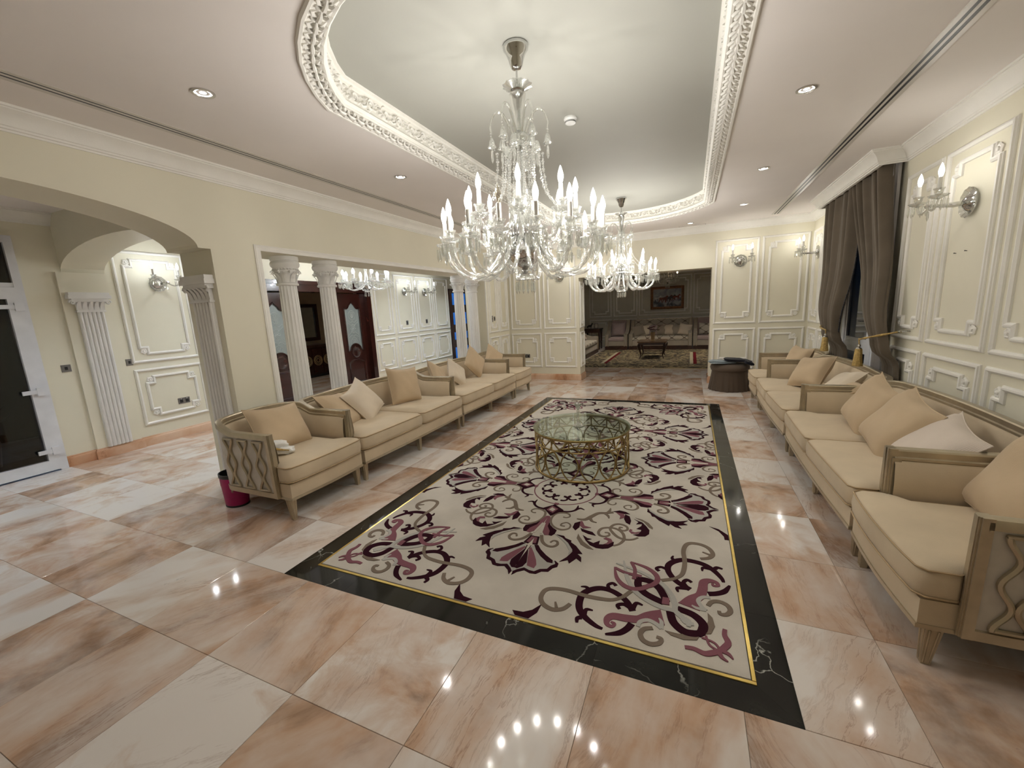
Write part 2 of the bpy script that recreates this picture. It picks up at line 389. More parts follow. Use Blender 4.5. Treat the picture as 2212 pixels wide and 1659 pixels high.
# floor: grout bed with one slab per tile
g = G()
g.box(XO, XR, YB, 10.6, -0.06, -0.004); g.box(XO, XLI, 10.6, 13.2, -0.06, -0.004)
floor = struct('floor', g, 'grout', 0)
def sub_rect(r, c):
    """r minus c, as up to four rectangles"""
    x0, x1, y0, y1 = r; a0, a1, b0, b1 = c
    if x1 <= a0 or x0 >= a1 or y1 <= b0 or y0 >= b1: return [r]
    out = []
    if y0 < b0: out.append((x0, x1, y0, b0))
    if y1 > b1: out.append((x0, x1, b1, y1))
    m0, m1 = max(y0, b0), min(y1, b1)
    if x0 < a0: out.append((x0, a0, m0, m1))
    if x1 > a1: out.append((a1, x1, m0, m1))
    return out
def slab(g, r, top=0.0, th=0.004, ch=0.0012, gap=0.0009):
    x0, x1, y0, y1 = r[0]+gap, r[1]-gap, r[2]+gap, r[3]-gap
    g.add([(x0,y0,top-th),(x1,y0,top-th),(x1,y1,top-th),(x0,y1,top-th),(x0,y0,top-ch),(x1,y0,top-ch),(x1,y1,top-ch),(x0,y1,top-ch),
           (x0+ch,y0+ch,top),(x1-ch,y0+ch,top),(x1-ch,y1-ch,top),(x0+ch,y1-ch,top)],
          [(0,1,5,4),(1,2,6,5),(2,3,7,6),(3,0,4,7),(4,5,9,8),(5,6,10,9),(6,7,11,10),(7,4,8,11),(8,9,10,11)])
gt = G(); slab(gt, (0, PITCH, 0, PITCH)); tile_me = gt.mesh('tile', 'marble', 0)
ki = range(-10, 5); kj = range(-4, 19)
for i in ki:
    for j in kj:
        x0 = -0.957 + PITCH * i; y0 = 0.983 + PITCH * j; r = (x0, x0 + PITCH, y0, y0 + PITCH)
        x0c, x1c, y0c, y1c = max(r[0], XO), min(r[1], XR), max(r[2], YB), min(r[3], 10.57)
        if x1c - x0c < 0.02 or y1c - y0c < 0.02 or y1c < -0.9: continue
        parts = sub_rect((x0c, x1c, y0c, y1c), (RX0, RX1, RY0, RY1))
        parts = [p for p in parts if p[1]-p[0] > 0.004 and p[3]-p[2] > 0.004]
        if not parts: continue
        if len(parts) == 1 and abs((parts[0][1]-parts[0][0]) * (parts[0][3]-parts[0][2]) - PITCH**2) < 1e-6:
            obj('tile', tile_me, floor, (x0, y0, 0))
        else:
            g = G()
            for p in parts: slab(g, (p[0]-x0, p[1]-x0, p[2]-y0, p[3]-y0))
            build('tile', g, 'marble', floor, 0, loc=(x0, y0, 0))
# black marble border slabs and brass strip round the inset rug
BW = 0.138
def border_slab(pts):
    g = G(); c = (sum(p[0] for p in pts)/len(pts), sum(p[1] for p in pts)/len(pts))
    q = [((p[0]-c[0])*0.9985, (p[1]-c[1])*0.9985) for p in pts]
    g.prism(q, XYZ, -0.004, 0.0003); build('border_slab', g, 'black', floor, 0, loc=(c[0], c[1], 0))
ys = [RY0] + [0.983 + PITCH*k for k in range(2, 10)] + [RY1]
for a, b in zip(ys[:-1], ys[1:]):
    f0, f1 = (BW if a == RY0 else 0), (BW if b == RY1 else 0)
    border_slab([(RX0, a), (RX0+BW, a+f0), (RX0+BW, b-f1), (RX0, b)])
    border_slab([(RX1, a), (RX1, b), (RX1-BW, b-f1), (RX1-BW, a+f0)])
xs = [RX0, -1.86, -1.41, -0.93, -0.37, 0.03, RX1]
for a, b in zip(xs[:-1], xs[1:]):
    f0, f1 = (BW if a == RX0 else 0), (BW if b == RX1 else 0)
    border_slab([(a, RY0), (b, RY0), (b-f1, RY0+BW), (a+f0, RY0+BW)])
    border_slab([(a, RY1), (a+f0, RY1-BW), (b-f1, RY1-BW), (b, RY1)])
GX0, GX1, GY0, GY1 = RX0+BW, RX1-BW, RY0+BW, RY1-BW
BS = 0.019
for r in ((GX0, GX1, GY0, GY0+BS), (GX0, GX1, GY1-BS, GY1), (GX0, GX0+BS, GY0+BS, GY1-BS), (GX1-BS, GX1, GY0+BS, GY1-BS)):
    g = G(); g.add([(r[0],r[2],-0.004),(r[1],r[2],-0.004),(r[1],r[3],-0.004),(r[0],r[3],-0.004),
                    (r[0]+.002,r[2]+.002,0.004),(r[1]-.002,r[2]+.002,0.004),(r[1]-.002,r[3]-.002,0.004),(r[0]+.002,r[3]-.002,0.004)],
                   [(4,5,6,7),(0,1,5,4),(1,2,6,5),(2,3,7,6),(3,0,4,7)])
    build('brass_strip', g, 'brass', floor, 0)

# ---- left wall: arch, pier, columned opening
def arch_z(y, yc=0.85, a=1.44, z0=2.25, b=0.305):
    t = (y - yc) / a
    return z0 + b * sqrt(max(0.0, 1 - t*t))
g = G()
ya = [0.85 + 1.44 * sin(radians(d)) for d in range(-90, 91, 5)]
vs_, fs_ = [], []
for y in ya:
    z = arch_z(y)
    vs_ += [(XL, y, z), (XL, y, ZC), (XLI, y, z), (XLI, y, ZC)]
for k in range(len(ya) - 1):
    o = 4*k; fs_ += [(o, o+1, o+5, o+4), (o+2, o+6, o+7, o+3), (o, o+4, o+6, o+2)]
g.add(vs_, fs_)
g.box(XLI, XL, 2.29, 2.39, 2.25, ZC); g.box(XLI, XL, 2.39, 2.84, 0, ZC); g.box(XLI, XL, 2.84, 7.60, 2.28, ZC)
g.box(XLI, XL, 7.60, YF2, 0, ZC); g.box(XLI, XL, YB, -0.59, 0, ZC)
wall_left = struct('wall_left', g, 'wall', 20)
# ---- far wall with the wide doorway to the second sitting room
g = G()
g.box(XL, -2.20, YF, YF2, 0, ZC); g.box(0.34, XR + 0.2, YF, YF2, 0, ZC); g.box(-2.20, 0.34, YF, YF2, 2.19, ZC)
wall_far = struct('wall_far', g, 'wall', 20)
# ---- right wall with the window recess
g = G()
WY0, WY1 = 5.62, 7.30
g.box(XR, XR+0.2, YB, WY0, 0, ZC); g.box(XR, XR+0.2, WY1, YF, 0, ZC); g.box(XR, XR+0.2, WY0, WY1, 0, 0.30); g.box(XR, XR+0.2, WY0, WY1, 2.78, ZC)
wall_right = struct('wall_right', g, 'wall', 20)
g = G(); g.box(XO, XR+0.2, YB-0.2, YB, 0, ZC); wall_back = struct('wall_back', g, 'wall', 0)
# ---- outer wall of the side corridor: entrance door, dining portal, glazed door
PY0, PY1, PZ = 4.68, 7.62, 2.30
g = G()
T = 0.25
g.box(XO-T, XO, YB, 0.95, 0, ZC); g.box(XO-T, XO, 0.95, 2.15, 2.66, ZC); g.box(XO-T, XO, 2.15, PY0, 0, ZC); g.box(XO-T, XO, PY0, PY1, PZ, ZC)
g.box(XO-T, XO, PY1, 11.04, 0, ZC); g.box(XO-T, XO, 11.04, 12.5, 2.32, ZC); g.box(XO-T, XO, 12.5, 13.2, 0, ZC)
wall_corr = struct('wall_corridor', g, 'wall', 0)
g = G(); g.box(XO, XLI, 13.2, 13.4, 0, ZC); struct('wall_corridor_end', g, 'wall', 0)
g = G(); g.box(XLI, XLI+0.15, YF2, 13.2, 0, ZC); struct('wall_corridor_inner', g, 'wall', 0)
# ---- transverse arch across the corridor
g = G(); vs_, fs_ = [], []
n_ = 20
for k in range(n_ + 1):
    a = pi * k / n_; x = -5.575 - 1.275 * cos(a); z = 2.30 + 0.30 * sin(a)
    for y in (2.50, 2.90): vs_ += [(x, y, z), (x, y, ZC)]
for k in range(n_):
    o = 4*k; fs_ += [(o, o+1, o+5, o+4), (o+2, o+6, o+7, o+3), (o, o+4, o+6, o+2)]
g.add(vs_, fs_); struct('wall_corridor_arch', g, 'wall', 20)
# ---- ceiling with the long round-ended recess
XC, HW, AR = -0.975, 1.23, 1.315
HA = math.asin(HW / AR)
def recess(d):
    """recess outline, moved inwards by d; counter-clockwise"""
    R = AR - d; P = []
    for k in range(19): a = -HA + 2*HA*k/18; P.append((XC + R*sin(a), 2.725 - R*cos(a)))
    hw = HW - d
    P[0] = (XC - hw, P[0][1]); P[-1] = (XC + hw, P[-1][1])
    Q = []
    for k in range(19): a = HA - 2*HA*k/18; Q.append((XC + R*sin(a), 6.29 + R*cos(a)))
    Q[0] = (XC + hw, Q[0][1]); Q[-1] = (XC - hw, Q[-1][1])
    return P + Q
bm = bmesh.new()
def ring_edges(P, z):
    v = [bm.verts.new((p[0], p[1], z)) for p in P]
    return [bm.edges.new((v[i], v[(i+1) % len(v)])) for i in range(len(v))]
ed = ring_edges([(XO, YB), (XR+.2, YB), (XR+.2, YF2), (XLI+.15, YF2), (XLI+.15, 13.2), (XO, 13.2)], ZC) + ring_edges(recess(0.0), ZC)
bmesh.ops.triangle_fill(bm, use_beauty=True, use_dissolve=False, edges=ed)
me = bpy.data.meshes.new('ceiling'); bm.to_mesh(me); bm.free(); me.materials.append(MT['ceil'])
ceiling = obj('ceiling', me); ceiling['kind'] = 'structure'
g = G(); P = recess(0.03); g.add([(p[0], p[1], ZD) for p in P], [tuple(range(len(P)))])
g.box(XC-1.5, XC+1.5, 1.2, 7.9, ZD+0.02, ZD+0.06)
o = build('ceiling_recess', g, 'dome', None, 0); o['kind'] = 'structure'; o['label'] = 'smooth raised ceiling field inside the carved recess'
# carved trim of the recess: band, mouldings, frieze, then relief pieces
trim1 = bpy.data.objects.new('trim_1', None); COL.objects.link(trim1); trim1['kind'] = 'structure'
trim1['label'] = 'carved white plaster trim round the ceiling recess'
RP = recess(0.0)
def tr(name, prof, m, sm=30):
    g = G(); g.sweep(RP, prof, XYZ, True); return build(name, g, m, trim1, sm)
tr('carved_band', [(-.012, 2.9505), (-.012, 2.944), (-.004, 2.934), (.010, 2.934), (.014, 2.940), (.026, 2.943), (.100, 2.955), (.104, 2.948), (.116, 2.946)], 'trim')
tr('bead_moulding', [(.116, 2.946), (.124, 2.952), (.122, 2.962), (.130, 2.968), (.134, 2.978), (.128, 2.986), (.118, 2.992)], 'trim')
tr('frieze', [(.118, 2.992), (.112, 3.005), (.106, 3.085), (.110, 3.090)], 'trim')
tr('top_moulding', [(.110, 3.090), (.124, 3.096), (.130, 3.108), (.146, 3.112), (.150, 3.122)], 'trim')
def along(P, step):
    """points spaced along a closed outline, with tangent"""
    out = []; n = len(P); L = [(Vector(P[(i+1) % n]) - Vector(P[i])).length for i in range(n)]; tot = sum(L); cnt = round(tot / step); st = tot / cnt
    i = 0; acc = 0.0
    for k in range(cnt):
        s = (k + 0.5) * st
        while acc + L[i] < s: acc += L[i]; i += 1
        a, b = Vector(P[i]), Vector(P[(i+1) % n]); t = (b - a).normalized(); out.append((a + t * (s - acc), t))
    return out
def scroll_mesh():
    g = G()
    P = []
    for k in range(22):
        a = k / 21 * 2.6 * 2 * pi * 0.62; r = 0.034 * (1 - 0.8 * k / 21)
        P.append((r * cos(a) - 0.012, 0.0, r * sin(a) + 0.004))
    g.tube(P, [0.0095 * (1 - 0.4 * k / 21) for k in range(22)], 5)
    g.tube([(0.022, 0, 0.004), (0.040, 0, -0.022), (0.066, 0, -0.030), (0.084, 0, -0.012)], [0.007, 0.010, 0.008, 0.002], 5)
    for (x, z, a) in ((0.030, 0.028, 0.9), (0.048, 0.018, 0.3), (0.056, -0.008, -0.5), (-0.05, 0.022, 2.4), (-0.054, -0.010, 3.5), (0.012, -0.038, -1.4)):
        g.tube([(x - 0.010*cos(a), 0, z - 0.010*sin(a)), (x, 0.004, z), (x + 0.014*cos(a), 0, z + 0.014*sin(a))], [0.004, 0.0105, 0.001], 5)
    return g.mesh('scroll_ornament', 'orn', 60)
sm_ = scroll_mesh()
def leaf_mesh():
    g = G()
    for s in (-1, 1):
        g.tube([(0, s*0.004, 0), (0.012, s*0.018, -0.006), (0.030, s*0.024, -0.004), (0.036, s*0.012, -0.002)], [0.004, 0.007, 0.006, 0.002], 5)
        g.tube([(-0.034, s*0.004, 0), (-0.022, s*0.014, -0.007), (-0.010, s*0.020, -0.003)], [0.003, 0.007, 0.002], 5)
    g.tube([(-0.04, 0, 0), (-0.012, 0, -0.009), (0.016, 0, -0.009), (0.040, 0, 0)], [0.002, 0.007, 0.006, 0.002], 5)
    return g.mesh('leaf_ornament', 'orn', 60)
lm_ = leaf_mesh()
for k, (p, t) in enumerate(along(recess(0.106), 0.155)):
    o = obj('scroll_ornament', sm_, trim1, (p.x, p.y, 3.046), (0, 0, atan2(t.y, t.x)), (1.05, 2.4, 1.08 if k % 2 else -1.08))
for k, (p, t) in enumerate(along(recess(0.063), 0.084)):
    obj('leaf_ornament', lm_, trim1, (p.x, p.y, 2.947), (0, 0, atan2(t.y, t.x)), (1.05, 1.7, 1.6))

# cornice and pelmet
CP = [(0, 2.815), (.012, 2.815), (.015, 2.827), (.024, 2.830), (.026, 2.842), (.033, 2.846), (.040, 2.864), (.052, 2.888), (.070, 2.908), (.090, 2.922), (.096, 2.926), (.096, 2.934), (.106, 2.936), (.108, 2.950)]
PX, PYa, PYb = 1.675, 5.46, 7.60
g = G(); g.sweep([(XR, YB), (XR, PYa), (PX, PYa), (PX, PYb), (XR, PYb), (XR, YF), (XL, YF), (XL, YB)], CP, XYZ, True)
g.box(PX, XR, PYa, PYb, 2.90, 2.95)
g.box(PX, PX+0.02, PYa, PYb, 2.815, 2.95)
o = struct('trim_2', g, 'trim', 30, 'moulded white cornice round the room with box pelmet')
g = G(); g.sweep([(XO, 13.2), (XO, 2.9)], CP, XYZ); g.sweep([(XO, 2.5), (XO, YB)], CP, XYZ); struct('trim_3', g, 'trim', 30, 'moulded white cornice along the corridor wall')
# frame moulding of the columned opening
g = G(); OP = [(-.055, 0), (-.055, .012), (-.042, .020), (-.030, .014), (-.012, .022), (0, .022), (0, 0)]
g.sweep([(7.60, 0.0), (7.60, 2.28), (2.84, 2.28), (2.84, 0.0)], OP, lambda a, b, h: (XL + h, a, b)); struct('trim_4', g, 'trim', 30, 'pale moulded frame round the columned opening')
# baseboards
BP = [(0, 0), (.024, 0), (.024, .095), (.020, .108), (.012, .116), (.012, .124), (.004, .130), (0, .130)]
def base(name, path):
    g = G(); g.sweep(path, BP, XYZ); o = build(name, g, 'skirt'); o['kind'] = 'structure'; return o
base('baseboard_far', [(-2.20, YF2), (-2.20, YF), (XL, YF), (XL, 7.60)])
base('baseboard_far_right', [(XR, 7.3), (XR, YF), (0.34, YF), (0.34, YF2)])
base('baseboard_right', [(XR, YB), (XR, 7.3)])
base('baseboard_corridor', [(XO, PY0), (XO, 2.90), (XO+.03, 2.90), (XO+.03, 2.44), (XO, 2.44), (XO, 2.16)])
base('baseboard_corridor_far', [(XO, 11.04), (XO, PY1)])
base('baseboard_left', [(XL, 2.84), (XL, 2.39), (XLI, 2.39)])

# ---- wall panelling: outer moulding, notched inner moulding, corner rosettes
MP = [(-.019, 0), (-.018, .010), (-.011, .014), (-.008, .022), (.004, .025), (.012, .018), (.018, .013), (.019, 0)]
def rosette_mesh():
    g = G(); g.lathe([(.036, 0), (.038, .009), (.027, .016), (.016, .012), (.013, .021), (0.0, .024)], 20, lobe=0.13, lobes=5); return g.mesh('rosette', 'trim', 50)
ros_me = rosette_mesh()
WROT = {'left': (0, pi/2, 0), 'right': (0, -pi/2, 0), 'far': (pi/2, 0, 0)}
def panel(parent, kind, pos, a0, a1, z0, z1, d=0.10, n=0.085, ros=True):
    fn = {'left': lambda a, b, h: (pos + h, a, b), 'right': lambda a, b, h: (pos - h, a, b), 'far': lambda a, b, h: (a, pos - h, b)}[kind]
    g = G(); g.sweep([(a0, z0), (a1, z0), (a1, z1), (a0, z1)], MP, fn, True); build('panel_moulding', g, 'trim', parent)
    x0, x1, y0, y1 = a0+d, a1-d, z0+d, z1-d
    n = min(n, (x1-x0)*0.3)
    P = [(x0+n, y0), (x1-n, y0), (x1-n, y0+n), (x1, y0+n), (x1, y1-n), (x1-n, y1-n), (x1-n, y1), (x0+n, y1), (x0+n, y1-n), (x0, y1-n), (x0, y0+n), (x0+n, y0+n)]
    g = G(); g.sweep(P, MP, fn, True); build('inner_moulding', g, 'trim', parent)
    if ros:
        for (a, b) in ((x0+n*.42, y0+n*.42), (x1-n*.42, y0+n*.42), (x0+n*.42, y1-n*.42), (x1-n*.42, y1-n*.42)):
            obj('rosette', ros_me, parent, fn(a, b, 0.0), WROT[kind])
UZ, LZ = (1.155, 2.64), (0.30, 1.035)
for (a, b) in ((-3.775, -3.085), (-2.985, -2.285), (0.405, 1.075), (1.155, 1.825)):
    panel(wall_far, 'far', YF, a, b, *UZ); panel(wall_far, 'far', YF, a, b, *LZ)
for (a, b) in ((7.73, 8.17), (8.25, 8.69)):
    panel(wall_left, 'left', XL, a, b, *UZ, d=.085, n=.07); panel(wall_left, 'left', XL, a, b, *LZ, d=.085, n=.07)
panel(wall_far, 'left', -2.20, 8.81, 9.14, 1.155, 2.10, d=.07, n=.05); panel(wall_far, 'left', -2.20, 8.81, 9.14, *LZ, d=.07, n=.05)
for (a, b) in ((4.79, 5.36), (3.94, 4.69), (3.10, 3.84), (2.25, 3.0), (7.72, 8.05), (8.13, 8.67)):
    panel(wall_right, 'right', XR, a, b, *UZ); panel(wall_right, 'right', XR, a, b, *LZ)
for (a, b) in ((3.0, 3.80), (3.88, 4.58), (7.70, 8.37), (8.51, 9.285), (9.40, 10.14), (10.235, 10.98)):
    panel(wall_corr, 'left', XO, a, b, UZ[0], 2.60); panel(wall_corr, 'left', XO, a, b, *LZ)

# ---- slot diffusers in the ceiling
def slot(x, y0, y1, label):
    t = thing('slot_diffuser', label, 'air vent', (x, y0, ZC), 0, 'ceiling slot diffusers')
    L = y1 - y0
    for (a, b, m, z, nm) in ((-.060, -.030, 'slotpaint', -.004, 'flange'), (-.009, .009, 'slotpaint', -.003, 'centre_bar'), (.030, .060, 'slotpaint', -.004, 'flange'), (-.030, -.009, 'dark', -.0006, 'slot'), (.009, .030, 'dark', -.0006, 'slot')):
        g = G(); g.box(a, b, 0, L, z, -0.0002); build(nm, g, m, t, 0)
slot(-3.35, -1.2, 8.3, 'long double slot air diffuser in ceiling along the arch wall')
slot(1.255, -1.2, 8.41, 'long double slot air diffuser in ceiling beside the curtained window')

# ---- recessed spots
def ring_mesh():
    g = G(); g.lathe([(.062, 0.0), (.062, -.004), (.048, -.006), (.044, 0.0), (.040, .012)], 24, cap=False); return g.mesh('trim_ring', 'alu', 30)
rg_ = ring_mesh(); g = G(); g.lathe([(.041, .004), (.030, .008), (0.0, .003)], 20, cap=False); ln_ = g.mesh('lens', 'spot', 30)
def spot(x, y, label, cool=False, power=1.0):
    t = thing('ceiling_spot', label, 'spotlight', (x, y, ZC), 0, 'recessed ceiling spots')
    obj('trim_ring', rg_, t); obj('lens', ln_, t, (0, 0, -0.006))
    l = bpy.data.lights.new('spot_beam', 'SPOT'); l.energy = SPOT_W * power; l.spot_size = radians(130); l.spot_blend = 1.0; l.shadow_soft_size = 0.03
    l.color = (0.82, 0.90, 1.0) if cool else (1.0, 0.98, 0.945)
    lo = bpy.data.objects.new('spot_beam', l); COL.objects.link(lo); lo.location = (0, 0, -0.02); lo.parent = t
for k, y in ((1, 1.775), (2, 3.60), (3, 5.43), (4, 7.24)):
    spot(-2.68, y, ['recessed spot on arch side ceiling, behind the viewpoint', 'largest recessed ceiling spot above the arch side', 'recessed ceiling spot above the first cream sofa by columns', 'recessed ceiling spot above the second cream sofa by columns', 'recessed ceiling spot above the far armchair by columns'][k])
    spot(0.67, y, ['recessed spot on window side ceiling, behind the viewpoint', 'recessed ceiling spot on window side above the near armchair', 'largest recessed spot in view on the window side', 'middle recessed ceiling spot on the window side', 'recessed ceiling spot nearest the diffuser end, window side'][k])
spot(-0.05, 8.31, 'smallest recessed ceiling spot before the far doorway'); spot(-1.90, 8.31, 'recessed ceiling spot before the far wall, behind the chandelier')
spot(-5.5, 1.1, 'recessed ceiling spot in the entrance corridor', True, 5.0); spot(-5.5, 3.8, 'recessed ceiling spot in the corridor past the arch', True, 9.0)
spot(-5.5, -0.6, 'unseen spot added to light the corridor floor, behind the viewpoint', True, 6.0)  # unseen, there only for its light on the corridor floor
spot(-5.5, 8.6, 'added fill spot in the corridor before the sconce panels', True, 12.0); spot(-5.5, 10.6, 'added fill spot in the corridor before the glazed door', True, 10.0)  # both spots are added to brighten the panelled corridor wall
# access hatch and smoke detector
t = thing('access_hatch', 'small flush access hatch in ceiling near far wall', 'hatch', (-0.02, 8.60, ZC))
g = G(); g.box(-.22, .22, -.055, .055, -.003, -.0004); build('hatch_panel', g, 'ceil', t, 0)
g = G(); g.sweep([(-.225, -.06), (.225, -.06), (.225, .06), (-.225, .06)], [(0, -.0002), (0, -.001), (.004, -.001), (.004, -.0002)], XYZ, True); build('shadow_gap', g, 'dark', t, 0)
t = thing('smoke_detector', 'round white smoke detector on raised ceiling beside chandelier', 'smoke detector', (-0.948, 3.61, ZD))
g = G(); g.lathe([(.052, 0), (.054, -.012), (.046, -.022), (.044, -.024)], 24); build('base', g, 'white', t)
g = G(); g.lathe([(.042, -.024), (.043, -.040), (.034, -.046), (0, -.047)], 24); build('cap', g, 'white', t)
for z in (-.028, -.034): g = G(); g.lathe([(.0435, z), (.0445, z-.0015), (.0435, z-.003)], 24, cap=False); build('vent_ring', g, 'dark', t)
# rug motifs, traced centre lines and outlines in millimetres
FAN_AXIS = [('P','plum',None,[(-8,298),(87,371),(14,488),(-81,381)]),
('P','mauve',None,[(-22,328),(41,365),(17,443),(-47,407)]),
('P','rug',None,[(-14,355),(22,378),(9,418),(-29,399)])]
FAN_HALF = [('S','plum',(26,22,20,24,6),[(63,393),(122,384),(162,357),(183,319),(180,254)]),
('S','plum',(20,22,6),[(181,327),(208,296),(246,313)]),
('S','taupe',(14,12,12,16,18,20,18,16,18,20,14,12,12,12),[(114,474),(141,476),(162,451),(144,416),(102,409),(49,436),(32,507),(50,586),(96,642),(155,659),(200,628),(200,575),(165,549),(133,572)]),
('S','taupe',(12,12,12),[(133,572),(132,603),(165,605)]),
('P','plum',None,[(11,527),(56,622),(88,655),(124,679),(124,732),(109,763),(84,760),(73,708),(37,647)]),
('P','mauve',None,[(-4,494),(17,498),(36,572),(42,645),(78,706),(87,761),(58,769),(32,733),(8,681),(4,608)]),
('S','rug',(16,20,16),[(6,607),(16,691),(27,759)]),
('S','taupe',(26,24,22,20,20,18,14,14),[(39,777),(73,855),(119,892),(160,891),(182,858),(171,822),(143,818),(129,847)]),
('P','plum',None,[(-13,806),(33,802),(53,902),(16,908)]),
('P','mauve',None,[(-9,818),(22,817),(36,889),(11,895)]),
('P','plum',None,[(9,1267),(32,1228),(69,1198),(111,1214),(150,1209),(176,1175),(217,1163),(233,1119),(256,1098),(254,1063),(224,1040),(212,1064),(22,925),(11,929),(-16,1188)]),
('P','grey',None,[(1,1234),(22,1205),(59,1173),(98,1188),(132,1189),(158,1156),(201,1139),(213,1100),(235,1075),(225,1051),(207,1057),(99,990),(38,920),(17,927),(13,980),(-11,1168)]),
('P','plum',None,[(33,913),(61,907),(95,952),(150,1002),(209,1043),(217,1074),(179,1074),(118,1027),(64,967)]),
('P','mauve',None,[(13,957),(24,947),(63,1003),(104,1074),(124,1122),(121,1162),(91,1156),(68,1149),(40,1059)]),
('P','plum',None,[(8,961),(38,1060),(55,1119),(46,1167),(19,1198),(-2,1194),(2,1072)]),
('P','grey',None,[(129,736),(194,770),(255,826),(301,891),(286,948),(278,899),(236,832),(178,776)]),
('P','plum',None,[(142,737),(197,738),(216,763),(263,780),(265,801),(312,835),(321,847),(373,911),(339,918),(376,953),(386,1000),(347,972),(317,1039),(299,1007),(252,1042),(284,980),(304,910),(296,883),(248,812),(191,760)])]
WREATH = [('P','plum',None,[(624,-332),(657,-352),(686,-364),(716,-407),(745,-459),(747,-512),(725,-551),(679,-566),(642,-555),(675,-536),(690,-496),(690,-472),(656,-470),(685,-419),(686,-387),(647,-406),(659,-367)]),
('P','taupe',None,[(629,-311),(682,-322),(731,-360),(765,-416),(765,-442),(737,-421),(696,-355)]),
('S','taupe',(14,18,20,22,22,20,20,20,18,18,18,16,14,12),[(681,-582),(647,-618),(602,-632),(551,-618),(504,-568),(479,-516),(498,-460),(539,-439),(584,-456),(598,-495),(576,-522),(547,-512),(543,-483),(563,-483)]),
('S','taupe',(14,18,22,22,20,20,20,20,20,18,16,14,12),[(537,-735),(573,-698),(593,-634),(577,-564),(536,-520),(484,-509),(427,-535),(410,-590),(426,-632),(462,-639),(489,-612),(479,-584),(452,-587)]),
('P','mauve',None,[(690,-496),(671,-534),(631,-544),(609,-514),(615,-483),(633,-494),(624,-513),(652,-521)]),
('P','plum',None,[(314,-669),(337,-684),(353,-696),(384,-700),(355,-725),(405,-745),(442,-702),(444,-748),(490,-735),(534,-685),(537,-733),(511,-775),(477,-792),(435,-796),(388,-776),(346,-726)]),
('P','taupe',None,[(280,-661),(283,-719),(327,-788),(378,-819),(424,-822),(391,-793),(337,-748),(299,-695)]),
('P','mauve',None,[(527,-691),(503,-730),(472,-739),(491,-715),(496,-684),(459,-670),(474,-648),(510,-657)]),
('P','plum',None,[(455,-269),(502,-233),(552,-242),(586,-269),(541,-277),(496,-268)]),
('P','mauve',None,[(480,-271),(541,-277),(560,-328),(522,-365),(521,-318)]),
('P','plum',None,[(552,-283),(588,-305),(607,-368),(605,-425),(574,-403),(553,-353)]),
('S','taupe',(26,26,28,34,30,10),[(460,-277),(410,-305),(354,-328),(313,-397),(277,-454),(218,-460)]),
('S','taupe',(22,18,6),[(419,-298),(431,-253),(430,-217)]),
('S','taupe',(22,20,8),[(400,-311),(434,-346),(445,-379)]),
('S','taupe',(30,20,6),[(308,-410),(332,-458),(372,-472)]),
('P','mauve',None,[(253,-481),(261,-546),(297,-582),(348,-555),(298,-544),(270,-489)]),
('P','plum',None,[(253,-492),(219,-528),(220,-591),(249,-625),(265,-571)]),
('P','plum',None,[(278,-586),(328,-602),(371,-611),(402,-649),(347,-642),(295,-620)])]
CORNER_HALF = [('S','plum',(16,26,34,38,40,40,40,38,36,36,36,36),[(662,85),(698,94),(754,127),(794,167),(814,218),(816,292),(787,344),(735,381),(676,383),(619,358),(575,321),(537,260)]),
('S','plum',(36,34,32,12),[(531,169),(548,127),(582,85),(643,55)]),
('S','plum',(30,20,8),[(787,344),(809,365),(839,359)]),
('S','plum',(24,20,20,22),[(683,390),(695,424),(672,449),(651,432)]),
('S','plum',(28,22,8),[(769,144),(768,189),(733,194)]),
('S','plum',(28,24,14),[(778,125),(797,111),(792,82)]),
('S','plum',(26,24,22,18),[(553,279),(588,295),(618,276),(603,252)]),
('S','plum',(26,22,10),[(539,276),(526,326),(493,321)]),
('S','taupe',(22,26,28,28,28,28,28,28,28,28,24,20),[(859,202),(885,153),(936,129),(995,149),(1026,195),(1024,256),(987,288),(909,301),(804,292),(717,295),(651,309),(601,348)]),
('S','taupe',(24,24),[(601,348),(565,414)]),
('S','taupe',(20,10),[(921,147),(940,189)]),
('S','mauve',(14,16,20,26,36,46,50,50,70,110),[(631,144),(611,139),(621,116),(646,124),(651,160),(625,189),(563,196),(502,210),(449,248),(389,266)]),
('S','grey',(20,22,24,24,22),[(499,159),(493,194),(457,219),(416,207),(389,184)]),
('S','grey',(24,20,8),[(392,183),(392,227),(406,252)]),
('S','taupe',(18,20,24,26,26,26,24,22),[(409,122),(386,116),(395,86),(431,68),(468,81),(483,118),(468,154),(430,173)]),
('P','taupe',None,[(373,177),(312,177),(214,205),(229,166),(288,147),(344,155)]),
('S','plum',(40,42,42,42,40),[(536,544),(535,480),(498,428),(446,398),(391,378)]),
('S','plum',(40,42,44,44,30),[(356,321),(336,247),(289,203),(242,203),(198,226)]),
('S','grey',(10,22,26,28,30,30,28,24),[(644,684),(613,563),(590,500),(536,410),(459,358),(393,336),(331,330),(290,294)]),
('S','grey',(34,30,20),[(291,302),(280,268),(242,267)]),
('S','mauve',(8,24,30,32,30,28),[(687,602),(659,506),(610,449),(556,435),(507,457),(471,503)]),
('S','mauve',(20,22,24),[(685,597),(615,568),(524,563)]),
('S','mauve',(20,23,28,30,26,18),[(282,103),(243,107),(199,95),(164,111),(132,135),(110,153)]),
('S','mauve',(11,11,11),[(190,208),(175,154),(137,131)]),
('S','mauve',(24,18,6),[(137,121),(126,97),(104,82)])]
CORNER_AXIS = [('P','mauve',None,[(398,419),(364,422),(361,368),(400,362)])]
